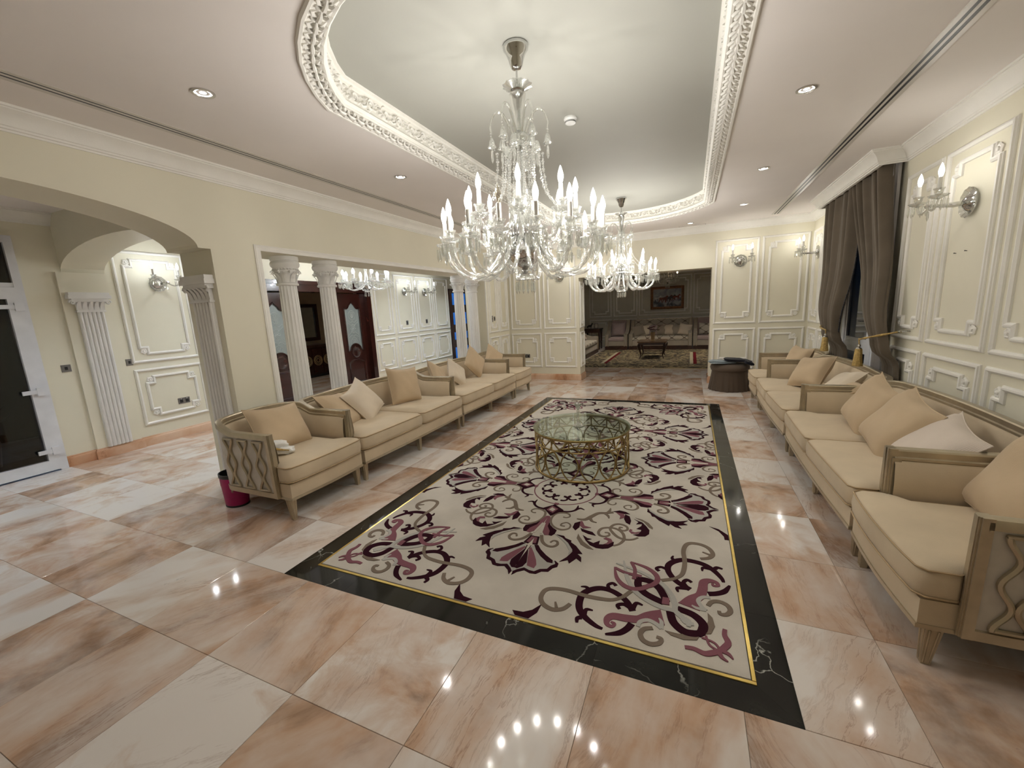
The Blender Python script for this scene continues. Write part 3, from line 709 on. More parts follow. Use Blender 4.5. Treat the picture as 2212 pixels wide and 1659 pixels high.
# ------------------------------------------------------------------ rug
RCOL = ['plum', 'mauve', 'taupe', 'grey', 'rug']
def clip_mesh(me, x0, x1, y0, y1):
    bm = bmesh.new(); bm.from_mesh(me)
    for co, no in (((x0, 0, 0), (-1, 0, 0)), ((x1, 0, 0), (1, 0, 0)), ((0, y0, 0), (0, -1, 0)), ((0, y1, 0), (0, 1, 0))):
        bmesh.ops.bisect_plane(bm, geom=bm.verts[:] + bm.edges[:] + bm.faces[:], plane_co=co, plane_no=no, clear_outer=True)
    bm.to_mesh(me); bm.free()
def motif(g, items, fn, lay0=0):
    """strokes become flat ribbons with depth, outlines become thin prisms"""
    for k, (kind, c, wd, pts) in enumerate(items):
        h1 = 0.0015 + 0.00012 * (k + lay0); mi = RCOL.index(c)
        P = [(p[0] / 1000, p[1] / 1000) for p in pts]
        if kind == 'P': g.prism(P, lambda a, b, h: fn(a, b) + (h,), -0.002, h1, mi); continue
        per = 5; S = smooth_path([(p[0], p[1], 0) for p in P], per)
        W = []
        for i in range(len(S)):
            q = min(i / per, len(wd) - 1); j = int(q); f = q - j
            W.append(((wd[j] * (1-f) + wd[min(j+1, len(wd)-1)] * f) / 2000))
        L, R = [], []
        for i, p in enumerate(S):
            t = (S[min(i+1, len(S)-1)] - S[max(i-1, 0)]); t = t.normalized() if t.length > 1e-9 else Vector((1, 0, 0))
            nx, ny = -t.y, t.x; L.append((p.x + nx*W[i], p.y + ny*W[i])); R.append((p.x - nx*W[i], p.y - ny*W[i]))
        n = len(S); vs_ = []
        for a, b in zip(L, R): vs_ += [fn(*a) + (h1,), fn(*b) + (h1,), fn(*a) + (-0.002,), fn(*b) + (-0.002,)]
        fs_ = []
        for i in range(n - 1):
            o = 4*i; fs_ += [(o, o+1, o+5, o+4), (o, o+4, o+6, o+2), (o+1, o+3, o+7, o+5)]
        fs_ += [(0, 2, 3, 1), (4*n-4, 4*n-3, 4*n-1, 4*n-2)]
        g.add(vs_, fs_, mi)
RUGX, RUGY, RUGZ = (GX0 + GX1) / 2, (GY0 + GY1) / 2, 0.007
rug = thing('inset_rug', 'large beige rug with plum and mauve scrollwork inset in black marble', 'rug', (RUGX, RUGY, 0))
hw, hl = (GX1 - GX0) / 2 - BS, (GY1 - GY0) / 2 - BS
g = G(); g.add([(-hw,-hl,-.003),(hw,-hl,-.003),(hw,hl,-.003),(-hw,hl,-.003),(-hw+.003,-hl+.003,RUGZ),(hw-.003,-hl+.003,RUGZ),(hw-.003,hl-.003,RUGZ),(-hw+.003,hl-.003,RUGZ)],
                [(4,5,6,7),(0,1,5,4),(1,2,6,5),(2,3,7,6),(3,0,4,7)])
build('pile_field', g, 'rug', rug, 0)
LIM = (-hw + .004, hw - .004, -hl + .004, hl - .004)
def rug_piece(name, items, fns):
    g = G()
    for fn in fns: motif(g, items, fn)
    me = g.mesh(name, RCOL, 0); clip_mesh(me, *LIM)
    if len(me.polygons): obj(name, me, rug, (0, 0, RUGZ))
AXH = [(k, c, w_, [(max(0, p[0]), p[1]) for p in pts] if k == 'P' else pts) for (k, c, w_, pts) in FAN_HALF]
def fan_at(cx, cy, ang, sc=1.0):
    ca, sa = cos(ang), sin(ang)
    def mk(s): return lambda b, a: (cx + sc * (s*b*ca + a*sa), cy + sc * (s*b*sa - a*ca))
    g = G(); motif(g, AXH, mk(1)); motif(g, AXH, mk(-1), .45); motif(g, FAN_AXIS, mk(1), 22)
    me = g.mesh('palmette', RCOL, 0); clip_mesh(me, *LIM)
    if len(me.polygons): obj('palmette', me, rug, (0, 0, RUGZ))
def wreath_at(cx, cy, sx, sy, sc=1.0):
    rug_piece('acanthus_wreath', WREATH, [lambda a, b: (cx + sx*a, cy - sy*b)])
def ring_at(cx, cy):
    items = [('S', 'mauve', (10,)*17, [(275*cos(2*pi*k/16), 275*sin(2*pi*k/16)) for k in range(17)])]
    for k in range(8):
        a0 = 2*pi*k/8
        for s in (1, -1):
            pts = []
            for i in range(8):
                t = i / 7; an = a0 + s*(0.06 + 0.30 * sin(t*pi*0.9)); r = 205 - 70*t + 14*sin(t*6.0)
                pts.append((r*cos(an), r*sin(an)))
            items.append(('S', 'plum', (20, 18, 16, 16, 16, 18, 22, 26), pts))
        items.append(('S', 'plum', (12, 18, 12), [(150*cos(a0+.25), 150*sin(a0+.25)), (142*cos(a0+.39), 142*sin(a0+.39)), (150*cos(a0+.53), 150*sin(a0+.53))]))
    for k in range(4):
        a0 = pi/2*k; items.append(('S', 'mauve', (34, 34), [(262*cos(a0), 262*sin(a0)), (292*cos(a0), 292*sin(a0))]))
    rug_piece('scroll_ring', items, [lambda a, b: (cx + a, cy + b)])
MX = -0.977 - RUGX; MY1 = 3.28 - RUGY; MY2 = -MY1
for my in (MY1, MY2):
    ring_at(MX, my)
    for q in range(4): fan_at(MX, my, q * pi/2, 0.955 if q % 2 else (0.97 if (my > 0) == (q == 0) else 0.98))
    for sx in (1, -1):
        for sy in (1, -1): wreath_at(MX, my, sx, sy)
for s in (1, -1):
    cx = s * 1.745
    fan_at(cx, 0.0, -s * pi/2, 0.965)
    for sy in (1, -1): wreath_at(cx, 0.0, -s, sy)
for sx in (1, -1):
    for sy in (1, -1):
        f1 = lambda u, v: (sx * (hw + BS - u), sy * -(hl + BS - v))
        f2 = lambda u, v: (sx * (hw + BS - v), sy * -(hl + BS - u))
        g = G(); motif(g, CORNER_HALF, f1); motif(g, CORNER_HALF, f2, .45); motif(g, CORNER_AXIS, f1, 26)
        me = g.mesh('corner_scroll', RCOL, 0); clip_mesh(me, *LIM); obj('corner_scroll', me, rug, (0, 0, RUGZ))
        # small leaf hooks at the edges
        leaf = [('P', 'plum', None, [(0, 1120), (30, 1118), (32, 1160), (60, 1220), (118, 1270), (60, 1250), (20, 1205), (0, 1180)])]
        rug_piece('edge_leaf', leaf, [lambda u, v: (sx * (hw - u), sy * -(hl - v))])
        leaf2 = [('P', 'plum', None, [(1090, 0), (1120, 34), (1060, 40), (1020, 70), (985, 130), (988, 60), (1020, 0)])]
        rug_piece('edge_leaf', leaf2, [lambda u, v: (sx * (hw - u), sy * -(hl - v))])
# ------------------------------------------------------------------ columns and pilasters
def flute_ring(r, n=16, dep=0.085):
    P = []
    for k in range(n):
        for f, q in ((0.0, 1.0), (0.22, 1.0), (0.34, 1-dep*.7), (0.61, 1-dep), (0.88, 1-dep*.7)):
            a = 2*pi*(k+f)/n; P.append((r*q*cos(a), r*q*sin(a)))
    return P
def column_parts():
    out = {}
    g = G(); hs = [(0.12, 0.100), (0.6, 0.102), (1.2, 0.100), (1.985, 0.089)]; rings = [flute_ring(r) for z, r in hs]; n = len(rings[0])
    g.add([(p[0], p[1], z) for (z, r), R in zip(hs, rings) for p in R], [(k*n+i, k*n+(i+1) % n, (k+1)*n+(i+1) % n, (k+1)*n+i) for k in range(3) for i in range(n)])
    out['shaft'] = g.mesh('shaft', 'capital', 25)
    g = G(); g.box(-.15, .15, -.15, .15, 0, .035); g.lathe([(.145, .035), (.15, .055), (.135, .075), (.118, .082), (.128, .095), (.122, .11), (.102, .122)], 28); out['base'] = g.mesh('base', 'capital', 35)
    g = G(); g.lathe([(.090, 1.975), (.108, 1.978), (.112, 1.990), (.106, 2.002), (.092, 2.006), (.092, 2.05), (.098, 2.09), (.116, 2.125), (.112, 2.135), (.118, 2.150), (.124, 2.155), (.126, 2.165), (.140, 2.180), (.146, 2.205), (.138, 2.225), (.130, 2.232), (.138, 2.240), (.138, 2.279)], 28)
    out['capital'] = g.mesh('capital', 'capital', 35)
    g = G(); lf = []
    g.grid(lambda u, v: ((0.099 + 0.014*v + 0.046*v**3 - 0.016*abs(u-.5)), (u-.5)*0.062*(1-0.55*v**2.5) , 2.008 + 0.118*v - 0.022*max(0, v-.8)*5), 4, 7)
    g.grid(lambda u, v: (0.112 + 0.010*v + 0.026*v**3, (u-.5)*0.018*(1-.3*v), 2.05 + 0.075*v), 2, 4)
    out['leaf'] = g.mesh('capital_leaf', 'capital', 60)
    g = G(); P = [(0.136 + 0.018*cos(a)*(1-.1*k), 0, 2.116 + 0.016*sin(a)*(1-.1*k)) for k, a in enumerate([i*0.9 for i in range(8)])]
    g.tube(P, .006, 5); out['volute'] = g.mesh('volute', 'capital', 60)
    g = G()
    for k in range(26): a = 2*pi*k/26; g.lathe([(0, -.011), (.0105, 0), (0, .011)], 6, (.123*cos(a), .123*sin(a), 2.146))
    out['egg_band'] = g.mesh('egg_band', 'capital', 60)
    return out
CPARTS = column_parts()
def column(x, y, label):
    t = thing('fluted_column', label, 'column', (x, y, 0), 0, 'fluted columns in the wide opening')
    for nm in ('base', 'shaft', 'capital', 'egg_band'): obj(nm, CPARTS[nm], t)
    for k in range(8): obj('capital_leaf', CPARTS['leaf'], t, (0, 0, 0), (0, 0, 2*pi*k/8))
    for k in range(8): obj('volute', CPARTS['volute'], t, (0, 0, 0), (0, 0, 2*pi*(k+.5)/8))
XCOL = -4.05
column(XCOL, 3.26, 'white fluted column closest to the lattice-sided armchair, acanthus capital')
column(XCOL, 3.80, 'white fluted column directly behind the first sofa, second of the near pair')
column(XCOL, 6.90, 'white fluted column beside the blue glazed door, first of the far pair')
column(XCOL, 7.44, 'white fluted column closest to the far panelled wall')

def pilaster(name, label, mw, w, h0, hcap, hw_cap):
    """built facing -Y at the origin, mw = transform"""
    t = thing(name, label, 'pilaster'); t.matrix_world = mw
    g = G(); g.box(-w/2, w/2, -.020, 0, h0, hcap); build('shaft', g, 'capital', t, 0)
    n = 6
    for k in range(n):
        x = -w/2 + w*(k+.5)/n
        g = G(); g.tube([(x, -.020, h0), (x, -.020, hcap)], w/n*.40, 8, up=(1, 0, 0)); build('reed', g, 'capital', t, 40)
    g = G()
    for (a, z0, z1, d) in ((w/2+.012, 0, .02, .045), (w/2, .02, .09, .036), (hw_cap*.72, .09, .12, .05), (hw_cap*.86, .12, .16, .07), (hw_cap, .16, .20, .085), (hw_cap*.95, .20, .235, .075)):
        g.box(-a, a, -d, 0, hcap+z0, hcap+z1)
    build('capital', g, 'capital', t, 0)
    for k in range(5):
        x = (-.4 + .2*k) * w * 1.1
        g = G(); g.grid(lambda u, v: (x + (u-.5)*w*.19*(1-.5*v**2), -.036 - .012*v - .04*v**3, hcap+.025+.10*v), 3, 5); build('capital_leaf', g, 'capital', t, 60)
    for s in (-1, 1):
        g = G(); g.tube([(s*(hw_cap*.84 + .03*cos(a)*(1-.09*k)), -.06, hcap+.115+.03*sin(a)*(1-.09*k)) for k, a in enumerate([i*.8 for i in range(9)])], .010, 6); build('volute', g, 'capital', t, 60)
    return t
pilaster('pilaster', 'white fluted pilaster on the arch pier beside magenta bin', Matrix.Translation((-4.06, 2.39, 0)), 0.27, 0.13, 1.80, 0.185)
pilaster('pilaster', 'white fluted pilaster on the corridor wall between two switches', Matrix.Translation((XO+.03, 2.67, 0)) @ Matrix.Rotation(pi/2, 4, 'Z'), 0.25, 0.13, 1.83, 0.20)
g = G(); g.box(XO, XO+.03, 2.44, 2.90, 0, 2.30); o = struct('wall_corridor_pier', g, 'wall', 0)

# ------------------------------------------------------------------ entrance door (white, dark glass)
t = struct_empty('door_1', 'white framed entrance door with dark glass and three white hinges', (XO, 0, 0))
def bx(name, m, *b, parent=t, sm=0):
    g = G(); g.box(*b); return build(name, g, m, parent, sm)
g = G(); g.box(-.05, .05, 0.95, 1.02, 0, 2.66); g.box(-.05, .05, 2.08, 2.15, 0, 2.66); g.box(-.05, .05, 1.02, 2.08, 2.585, 2.66); g.box(-.05, .045, 1.02, 2.08, 2.112, 2.16); build('frame', g, 'upvc', t, 0)
g = G(); g.box(-.02, .06, 1.0, 1.10, .02, 2.11); g.box(-.02, .06, 2.0, 2.10, .02, 2.11); g.box(-.02, .06, 1.1, 2.0, .02, .14); g.box(-.02, .06, 1.1, 2.0, 1.985, 2.11); build('door_leaf', g, 'upvc', t, 0)
bx('pane', 'doorglass', .012, .024, 1.10, 2.0, .14, 1.985); bx('transom_pane', 'doorglass', 0, .012, 1.02, 2.08, 2.16, 2.585)
for z in (1.90, .95, .25):
    h = bx('hinge', 'upvc', .05, .085, 2.04, 2.11, z-.045, z+.045); bx('hinge_leaf', 'upvc', .055, .078, 1.93, 2.04, z-.022, z+.022, parent=h)
h = bx('handle_plate', 'upvc', .06, .072, 1.03, 1.07, .95, 1.18); g = G(); g.tube([(.07, 1.05, 1.08), (.11, 1.05, 1.08), (.115, 1.17, 1.08)], .010, 8); build('handle', g, 'upvc', h)
# dim garden plants beyond the entrance glass
t = thing('garden_plant', 'dark leafy plant outside the entrance door glass', 'plant', (XO-1.0, 1.75, 0))
g = G(); g.lathe([(.16, 0), (.2, .3), (.19, .32), (0, .3)], 16); build('pot', g, 'wood2', t)
MT['leafdark'] = mat('dark_leaf', (0.03, 0.05, 0.03), 0.5)
g = G()
for k in range(42):
    a = RND.uniform(0, 2*pi); e = RND.uniform(.3, 1.3); L = RND.uniform(.3, .6); p0 = Vector((0, 0, .35 + RND.uniform(0, .5))); d = Vector((cos(a)*cos(e), sin(a)*cos(e), sin(e)))
    s = d.cross(Vector((0, 0, 1))).normalized() * .035
    g.add([p0, p0+d*L*.5+s, p0+d*L, p0+d*L*.5-s], [(0, 1, 2, 3)])
build('foliage', g, 'leafdark', t, 0)
g = G(); g.box(XO-4, XO-T, YB, 4.6, -.1, -.02); o = build('ground', g, mat('terrace_paving', (0.10, 0.09, 0.08), .8)); o['kind'] = 'structure'

mg = mat('sky_block_render', (0.09, 0.075, 0.06), .9)
g = G(); g.box(-9.7, -9.5, -3.2, 4.1, 0, 3.1); g.box(-9.5, XO-T, -3.3, -3.2, 0, 3.1); g.box(-9.5, XO-T, 4.05, 4.15, 0, 3.1); g.box(-9.7, XO-T, -3.3, 4.15, 3.1, 3.2)
o = build('wall_sky_block', g, mg, None, 0); o['kind'] = 'structure'  # enclosure added to keep the blue sky out of the entrance glass
# ------------------------------------------------------------------ dining portal: dark frame, two door leaves, sideboard
t = struct_empty('trim_7', 'dark mahogany frame of the wide dining portal behind the columns', (XO, 0, 0))
g = G(); g.box(-.26, .03, PY0, PY0+.13, 0, PZ-.16); build('jamb', g, 'wood', t, 0)
g = G(); g.box(-.26, .03, PY1-.13, PY1, 0, PZ-.16); build('jamb', g, 'wood', t, 0)
g = G(); g.box(-.26, .03, PY0, PY1, PZ-.16, PZ+.02); g.box(.031, .06, PY0-.02, PY1+.02, PZ-.03, PZ+.04); build('lintel', g, 'wood', t, 0)
def ogee_door(name, label, y0, y1):
    """leaf in the plane of the wall: stiles, arched frosted pane with etched flowers, carved lower panel"""
    t = struct_empty(name, label, (XO-.10, (y0+y1)/2, 0)); W = y1-y0; H = 2.12
    fn = lambda a, b, h: (h, a, b)
    gw0, gw1, gz0, gz1 = -W/2+.17, W/2-.17, .86, 1.80
    def arch(a): u = abs(a)/(gw1); return gz1 + .12*max(0, 1-(u/.55)**2) + (.02 if u < .12 else 0)
    def low(a): r = .17; return gz0 + (sqrt(max(0, r*r-a*a))*.95 if abs(a) < r else 0)
    n = 16; A = [gw0 + (gw1-gw0)*k/n for k in range(n+1)]
    g = G(); g.box(-.02, .02, -W/2, gw0, 0, H); g.box(-.02, .02, gw1, W/2, 0, H)
    for k in range(n):
        a, b = A[k], A[k+1]
        g.add([(-.02, a, arch(a)), (-.02, b, arch(b)), (-.02, b, H), (-.02, a, H), (.02, a, arch(a)), (.02, b, arch(b)), (.02, b, H), (.02, a, H)], [(3,2,1,0),(4,5,6,7),(0,1,5,4)])
        g.add([(-.02, a, 0), (-.02, b, 0), (-.02, b, low(b)), (-.02, a, low(a)), (.02, a, 0), (.02, b, 0), (.02, b, low(b)), (.02, a, low(a))], [(3,2,1,0),(4,5,6,7),(2,3,7,6)])
    build('leaf_frame', g, 'wood', t, 20)
    pn = build('pane', G().prism([(a, arch(a)) for a in A] + [(a, low(a)) for a in reversed(A)], fn, -.004, .004), 'frost', t, 0)
    g = G()
    def ln(P, r=.004): g.tube([(.006, p[0], p[1]) for p in smooth_path(P, 4)], r, 4)
    cz = 1.36
    for k in range(8): a = pi*k/4; ln([(0, cz), (.045*cos(a+.3), cz+.05*sin(a+.3)), (.085*cos(a), cz+.10*sin(a)), (.045*cos(a-.3), cz+.05*sin(a-.3)), (0, cz)])
    for zc, s in ((1.66, -1), (1.06, 1)):
        ln([(.10*cos(a), zc+.10*sin(a)) for a in [i*2*pi/12 for i in range(13)]])
        for q in (-1, 0, 1): ln([(0, zc-.07), (.03*q-.025, zc), (.05*q, zc+.07), (.03*q+.025, zc), (0, zc-.07)])
        for q in (-1, 1):
            ln([(0, zc+s*.12), (q*.05, zc+s*.16), (q*.14, zc+s*.11)]); ln([(0, zc+s*.20), (q*.06, zc+s*.22), (q*.15, zc+s*.16)])
    for q in (-1, 1): ln([(q*.16, gz0+.12), (q*.16, 1.72), (q*.10, 1.80)])
    build('etched_flowers', g, 'etch', pn, 40)
    g = G(); g.tube([(.022, p[0], p[1]) for p in [(a, arch(a)) for a in A]], .016, 6); g.tube([(.022, a, low(a)) for a in A], .016, 6)
    for a in (gw0, gw1): g.tube([(.022, a, gz0), (.022, a, arch(a))], .016, 6)
    build('pane_bead', g, 'wood', t, 40)
    g = G(); g.lathe([(.13, 0), (.125, .014), (.105, .018), (.09, .008), (0, .01)], 24); g.xf(Matrix.Translation((.02, 0, .84)) @ Matrix.Rotation(pi/2, 4, 'Y')); build('medallion', g, 'wood', t, 40)
    g = G(); g.sweep([(gw0, .16), (gw1, .16), (gw1, .60), (.12, .66), (-.12, .66), (gw0, .60)], MP, lambda a, b, h: (.02+h, a, b), True); build('lower_panel', g, 'wood', t)
    return t
ogee_door('door_2', 'dark mahogany door with etched frosted pane, farther leaf of the portal', 6.70, 7.49)
ogee_door('door_3', 'dark mahogany door with etched frosted pane, half hidden behind first column', 4.81, 5.62)
# glazed dark door further down the corridor
t = struct_empty('door_4', 'dark wood door with blue evening glass beyond the far columns', (XO, 0, 0))
g = G(); g.box(-.15, .03, 11.04, 11.20, 0, 2.32); build('jamb', g, 'wood', t, 0)
g = G(); g.box(-.15, .03, 12.34, 12.5, 0, 2.32); build('jamb', g, 'wood', t, 0)
g = G(); g.box(-.15, .03, 11.2, 12.34, 2.20, 2.32); build('head', g, 'wood', t, 0)
g = G(); g.box(-.12, -.06, 11.60, 11.90, 0, 2.2); g.box(-.12, -.062, 11.2, 12.34, 0, .12)
for z in (.62, 1.10, 1.72): g.box(-.119, -.061, 11.2, 12.34, z-.12, z+.12)
build('leaf_frame', g, 'wood', t, 0)
MT['blueglass'] = pane('evening_glass', (0.75, 0.85, 1.0), 0.05)
for (z0, z1) in ((.12, .50), (.74, .98), (1.22, 1.60), (1.84, 2.2)):
    for (a, b) in ((11.2, 11.6), (11.9, 12.34)): g = G(); g.box(-.095, -.085, a, b, z0, z1); build('pane', g, 'blueglass', t, 0)
# dining room shell
g = G(); g.box(-10.2, XO-T, 4.4, 10.6, -.06, -.001); o = build('floor_dining', g, MT['marble']); o['kind'] = 'structure'
g = G(); g.box(-10.4, -10.2, 4.4, 10.6, 0, 2.9); o = build('wall_dining', g, mat('dining_wall', (0.42, 0.34, 0.22), .7)); o['kind'] = 'structure'
g = G(); g.box(-10.2, XO-T, 10.6, 10.8, 0, 2.9); o = build('wall_dining_side', g, 'wall'); o['kind'] = 'structure'
g = G(); g.box(-10.2, XO-T, 4.2, 4.4, 0, 2.9); o = build('wall_dining_near', g, 'wall'); o['kind'] = 'structure'
g = G(); g.box(-10.4, XO-T, 4.2, 10.8, 2.9, 3.0); o = build('ceiling_dining', g, 'ceil'); o['kind'] = 'structure'
# sideboard facing +X with mirror, against the wall
SBX = -10.17
t = thing('sideboard', 'dark mahogany sideboard with gold ringed discs seen between columns', 'sideboard', (SBX, 8.21, 0))
g = G(); g.box(0, .52, -.75, .75, .08, .84); build('body', g, 'wood', t, 0)
g = G(); g.box(0, .56, -.78, .78, .84, .90); build('top', g, 'wood2', t, 0)
g = G(); g.box(.02, .48, -.7, .7, 0, .08); build('plinth', g, 'dark', t, 0)
for y in (-.51, -.17, .17, .51):
    d = build('door', G().box(.52, .54, y-.162, y+.162, .12, .80), 'wood', t, 0)
    for r in (.135, .10, .055): g = G(); g.tube([(.548, y + r*cos(a), .47 + r*sin(a)) for a in [i*2*pi/28 for i in range(28)]], .011, 6, True); build('gold_ring', g, 'gilt', d, 40)
t = thing('wall_mirror', 'dark framed mirror above the mahogany sideboard', 'mirror', (SBX, 8.21, 0))
g = G(); g.sweep([(-.8, 1.0), (.8, 1.0), (.8, 2.05), (-.8, 2.05)], [(0, 0), (0, .05), (.09, .06), (.10, .02), (.10, 0)], lambda a, b, h: (h, a, b), True); build('mirror_frame', g, 'wood', t, 0)
g = G(); g.box(0.002, .012, -.73, .73, 1.07, 1.98); build('mirror_glass', g, mat('mirror_silver', (0.55, 0.60, 0.62), 0.03, 1.0), t, 0)
t = thing('ceiling_spot', 'added fill spot in the dining room ceiling', 'spotlight', (-8.6, 7.6, 2.9), 0, 'recessed ceiling spots'); obj('trim_ring', rg_, t); obj('lens', ln_, t, (0, 0, -.006))  # spot added to lift the dark dining room and sideboard
l = bpy.data.lights.new('spot_beam', 'SPOT'); l.energy = 34; l.spot_size = radians(130); l.spot_blend = 1; l.shadow_soft_size = .05; l.color = (1, .85, .65)
lo = bpy.data.objects.new('spot_beam', l); COL.objects.link(lo); lo.location = (0, 0, -.02); lo.parent = t
# ------------------------------------------------------------------ crystal chandeliers and sconces
def lathe_mesh(name, prof, m, n=16, sm=35, **k): g = G(); g.lathe(prof, n, **k); return g.mesh(name, m, sm)
def prism_drop(L=.095, r=.0085):
    g = G(); g.lathe([(0, 0), (.0045, -.006), (0, -.012)], 6); g.lathe([(0, -.013), (r*.8, -.022), (r, -L*.70), (r*.75, -L*.82), (0, -L)], 6); return g
BULB = [(0.007, 0), (0.0115, .010), (.0165, .030), (.0165, .045), (.0115, .066), (.005, .086), (0.0, .096)]
ME = {}
ME['bulb'] = lathe_mesh('bulb', BULB, 'bulb', 10, 60)
ME['bulb_cool'] = lathe_mesh('bulb', BULB, 'bulb_cool', 10, 60)
ME['bulb_dim'] = lathe_mesh('bulb', BULB, 'bulb_dim', 10, 60)
def bulb_lamp(name, col, watts):
    l = bpy.data.lights.new(name, 'POINT'); l.energy = watts; l.color = col; l.shadow_soft_size = .011; return l
LAMP = {'bulb': bulb_lamp('bulb_lamp', (1.0, .97, .92), BULB_W), 'bulb_cool': bulb_lamp('bulb_lamp_cool', (.90, .95, 1.0), BULB_W*2.2), 'bulb_dim': bulb_lamp('bulb_lamp_dim', (1.0, .72, .35), .3),
        'bulb_wall': bulb_lamp('bulb_lamp_wall', (1.0, .97, .92), BULB_W*.42), 'bulb_wall_cool': bulb_lamp('bulb_lamp_wall_cool', (.90, .95, 1.0), BULB_W*.7)}
def put_bulb(kind, parent, p):
    obj('bulb', ME[kind.replace('_wall', '')], parent, p)
    if kind in LAMP:
        lo = bpy.data.objects.new('bulb_lamp', LAMP[kind]); COL.objects.link(lo); lo.parent = parent; lo.location = (p[0], p[1], p[2]+.038)
ME['bulb_off'] = lathe_mesh('bulb', BULB, 'bulb_off', 10, 60)
ME['sleeve'] = lathe_mesh('candle_sleeve', [(.0125, 0), (.0125, .085), (.010, .088), (0, .088)], 'sleeve', 12)
ME['cup'] = lathe_mesh('candle_cup', [(.010, 0), (.014, .006), (.024, .020), (.026, .040), (.034, .050), (.032, .053), (.020, .040), (.012, .03)], 'crystal2', 16, lobe=.06, lobes=8)
ME['pan'] = lathe_mesh('drip_pan', [(.008, -.012), (.020, -.006), (.046, .004), (.056, .014), (.058, .017), (.044, .010), (.012, .002)], 'crystal2', 20, lobe=.05, lobes=10)
ME['drop'] = prism_drop().mesh('prism_drop', 'crystal', 0)
g = G()
for k in range(7): 
    a = 2*pi*k/7; s0 = len(g.v); q = prism_drop(); q.xf(Matrix.Translation((.052*cos(a), .052*sin(a), .006))); g.add(q.v, q.f)
ME['fringe'] = g.mesh('prism_fringe', 'crystal', 0)
ME['bell'] = lathe_mesh('crystal_bell', [(0, .012), (.008, .008), (.014, -.006), (.018, -.030), (.026, -.042), (.025, -.044), (.014, -.03), (0, -.02)], 'bead', 12, lobe=.06, lobes=6)
def arm_mesh(name, P, r0, r1):
    S = smooth_path([(p[0], 0, p[1]) for p in P], 6); n = len(S)
    g = G(); g.tube(S, [r0 + (r1-r0)*k/(n-1) for k in range(n)], 9, lobe=.22, lobes=3, twist=.42, up=(0, 1, 0)); return g.mesh(name, 'crystal2', 70)
ME['arm_low'] = arm_mesh('arm', [(.05, 2.06), (.12, 2.00), (.20, 1.875), (.30, 1.815), (.40, 1.83), (.462, 1.90), (.490, 1.995)], .0155, .011)
ME['arm_up'] = arm_mesh('arm', [(.05, 2.16), (.10, 2.12), (.16, 2.04), (.225, 2.01), (.285, 2.04), (.320, 2.10), (.330, 2.135)], .012, .009)
def strand_mesh(P, nb, r=.0095):
    S = smooth_path(P, 12); L = [0]
    for a, b in zip(S[:-1], S[1:]): L.append(L[-1] + (b-a).length)
    g = G()
    for k in range(nb):
        s = (k + .5) / nb * L[-1]; i = max(j for j in range(len(L)) if L[j] <= s); i = min(i, len(S)-2); p = S[i] + (S[i+1]-S[i]) * ((s-L[i]) / max(1e-6, L[i+1]-L[i]))
        rr = r * (0.75 if k % 3 else 1.15); g.lathe([(0, -rr), (rr*.9, -rr*.3), (rr*.9, rr*.3), (0, rr)], 6, (p.x, p.y, p.z))
    return g.mesh('bead_strand', 'bead', 0)
ME['strand1'] = strand_mesh([(.14, 0, 2.54), (.145, 0, 2.42), (.18, 0, 2.28), (.30, 0, 2.15)], 30)
ME['strand2'] = strand_mesh([(.05, 0, 2.60), (.075, 0, 2.45), (.085, 0, 2.30), (.075, 0, 2.17)], 30)
ME['crown_arm'] = arm_mesh('crown_arm', [(.03, 2.62), (.06, 2.70), (.10, 2.765), (.145, 2.765), (.172, 2.71), (.170, 2.66)], .008, .005)
ME['short_strand'] = strand_mesh([(.172, 0, 2.665), (.170, 0, 2.60), (.150, 0, 2.56)], 8, .007)
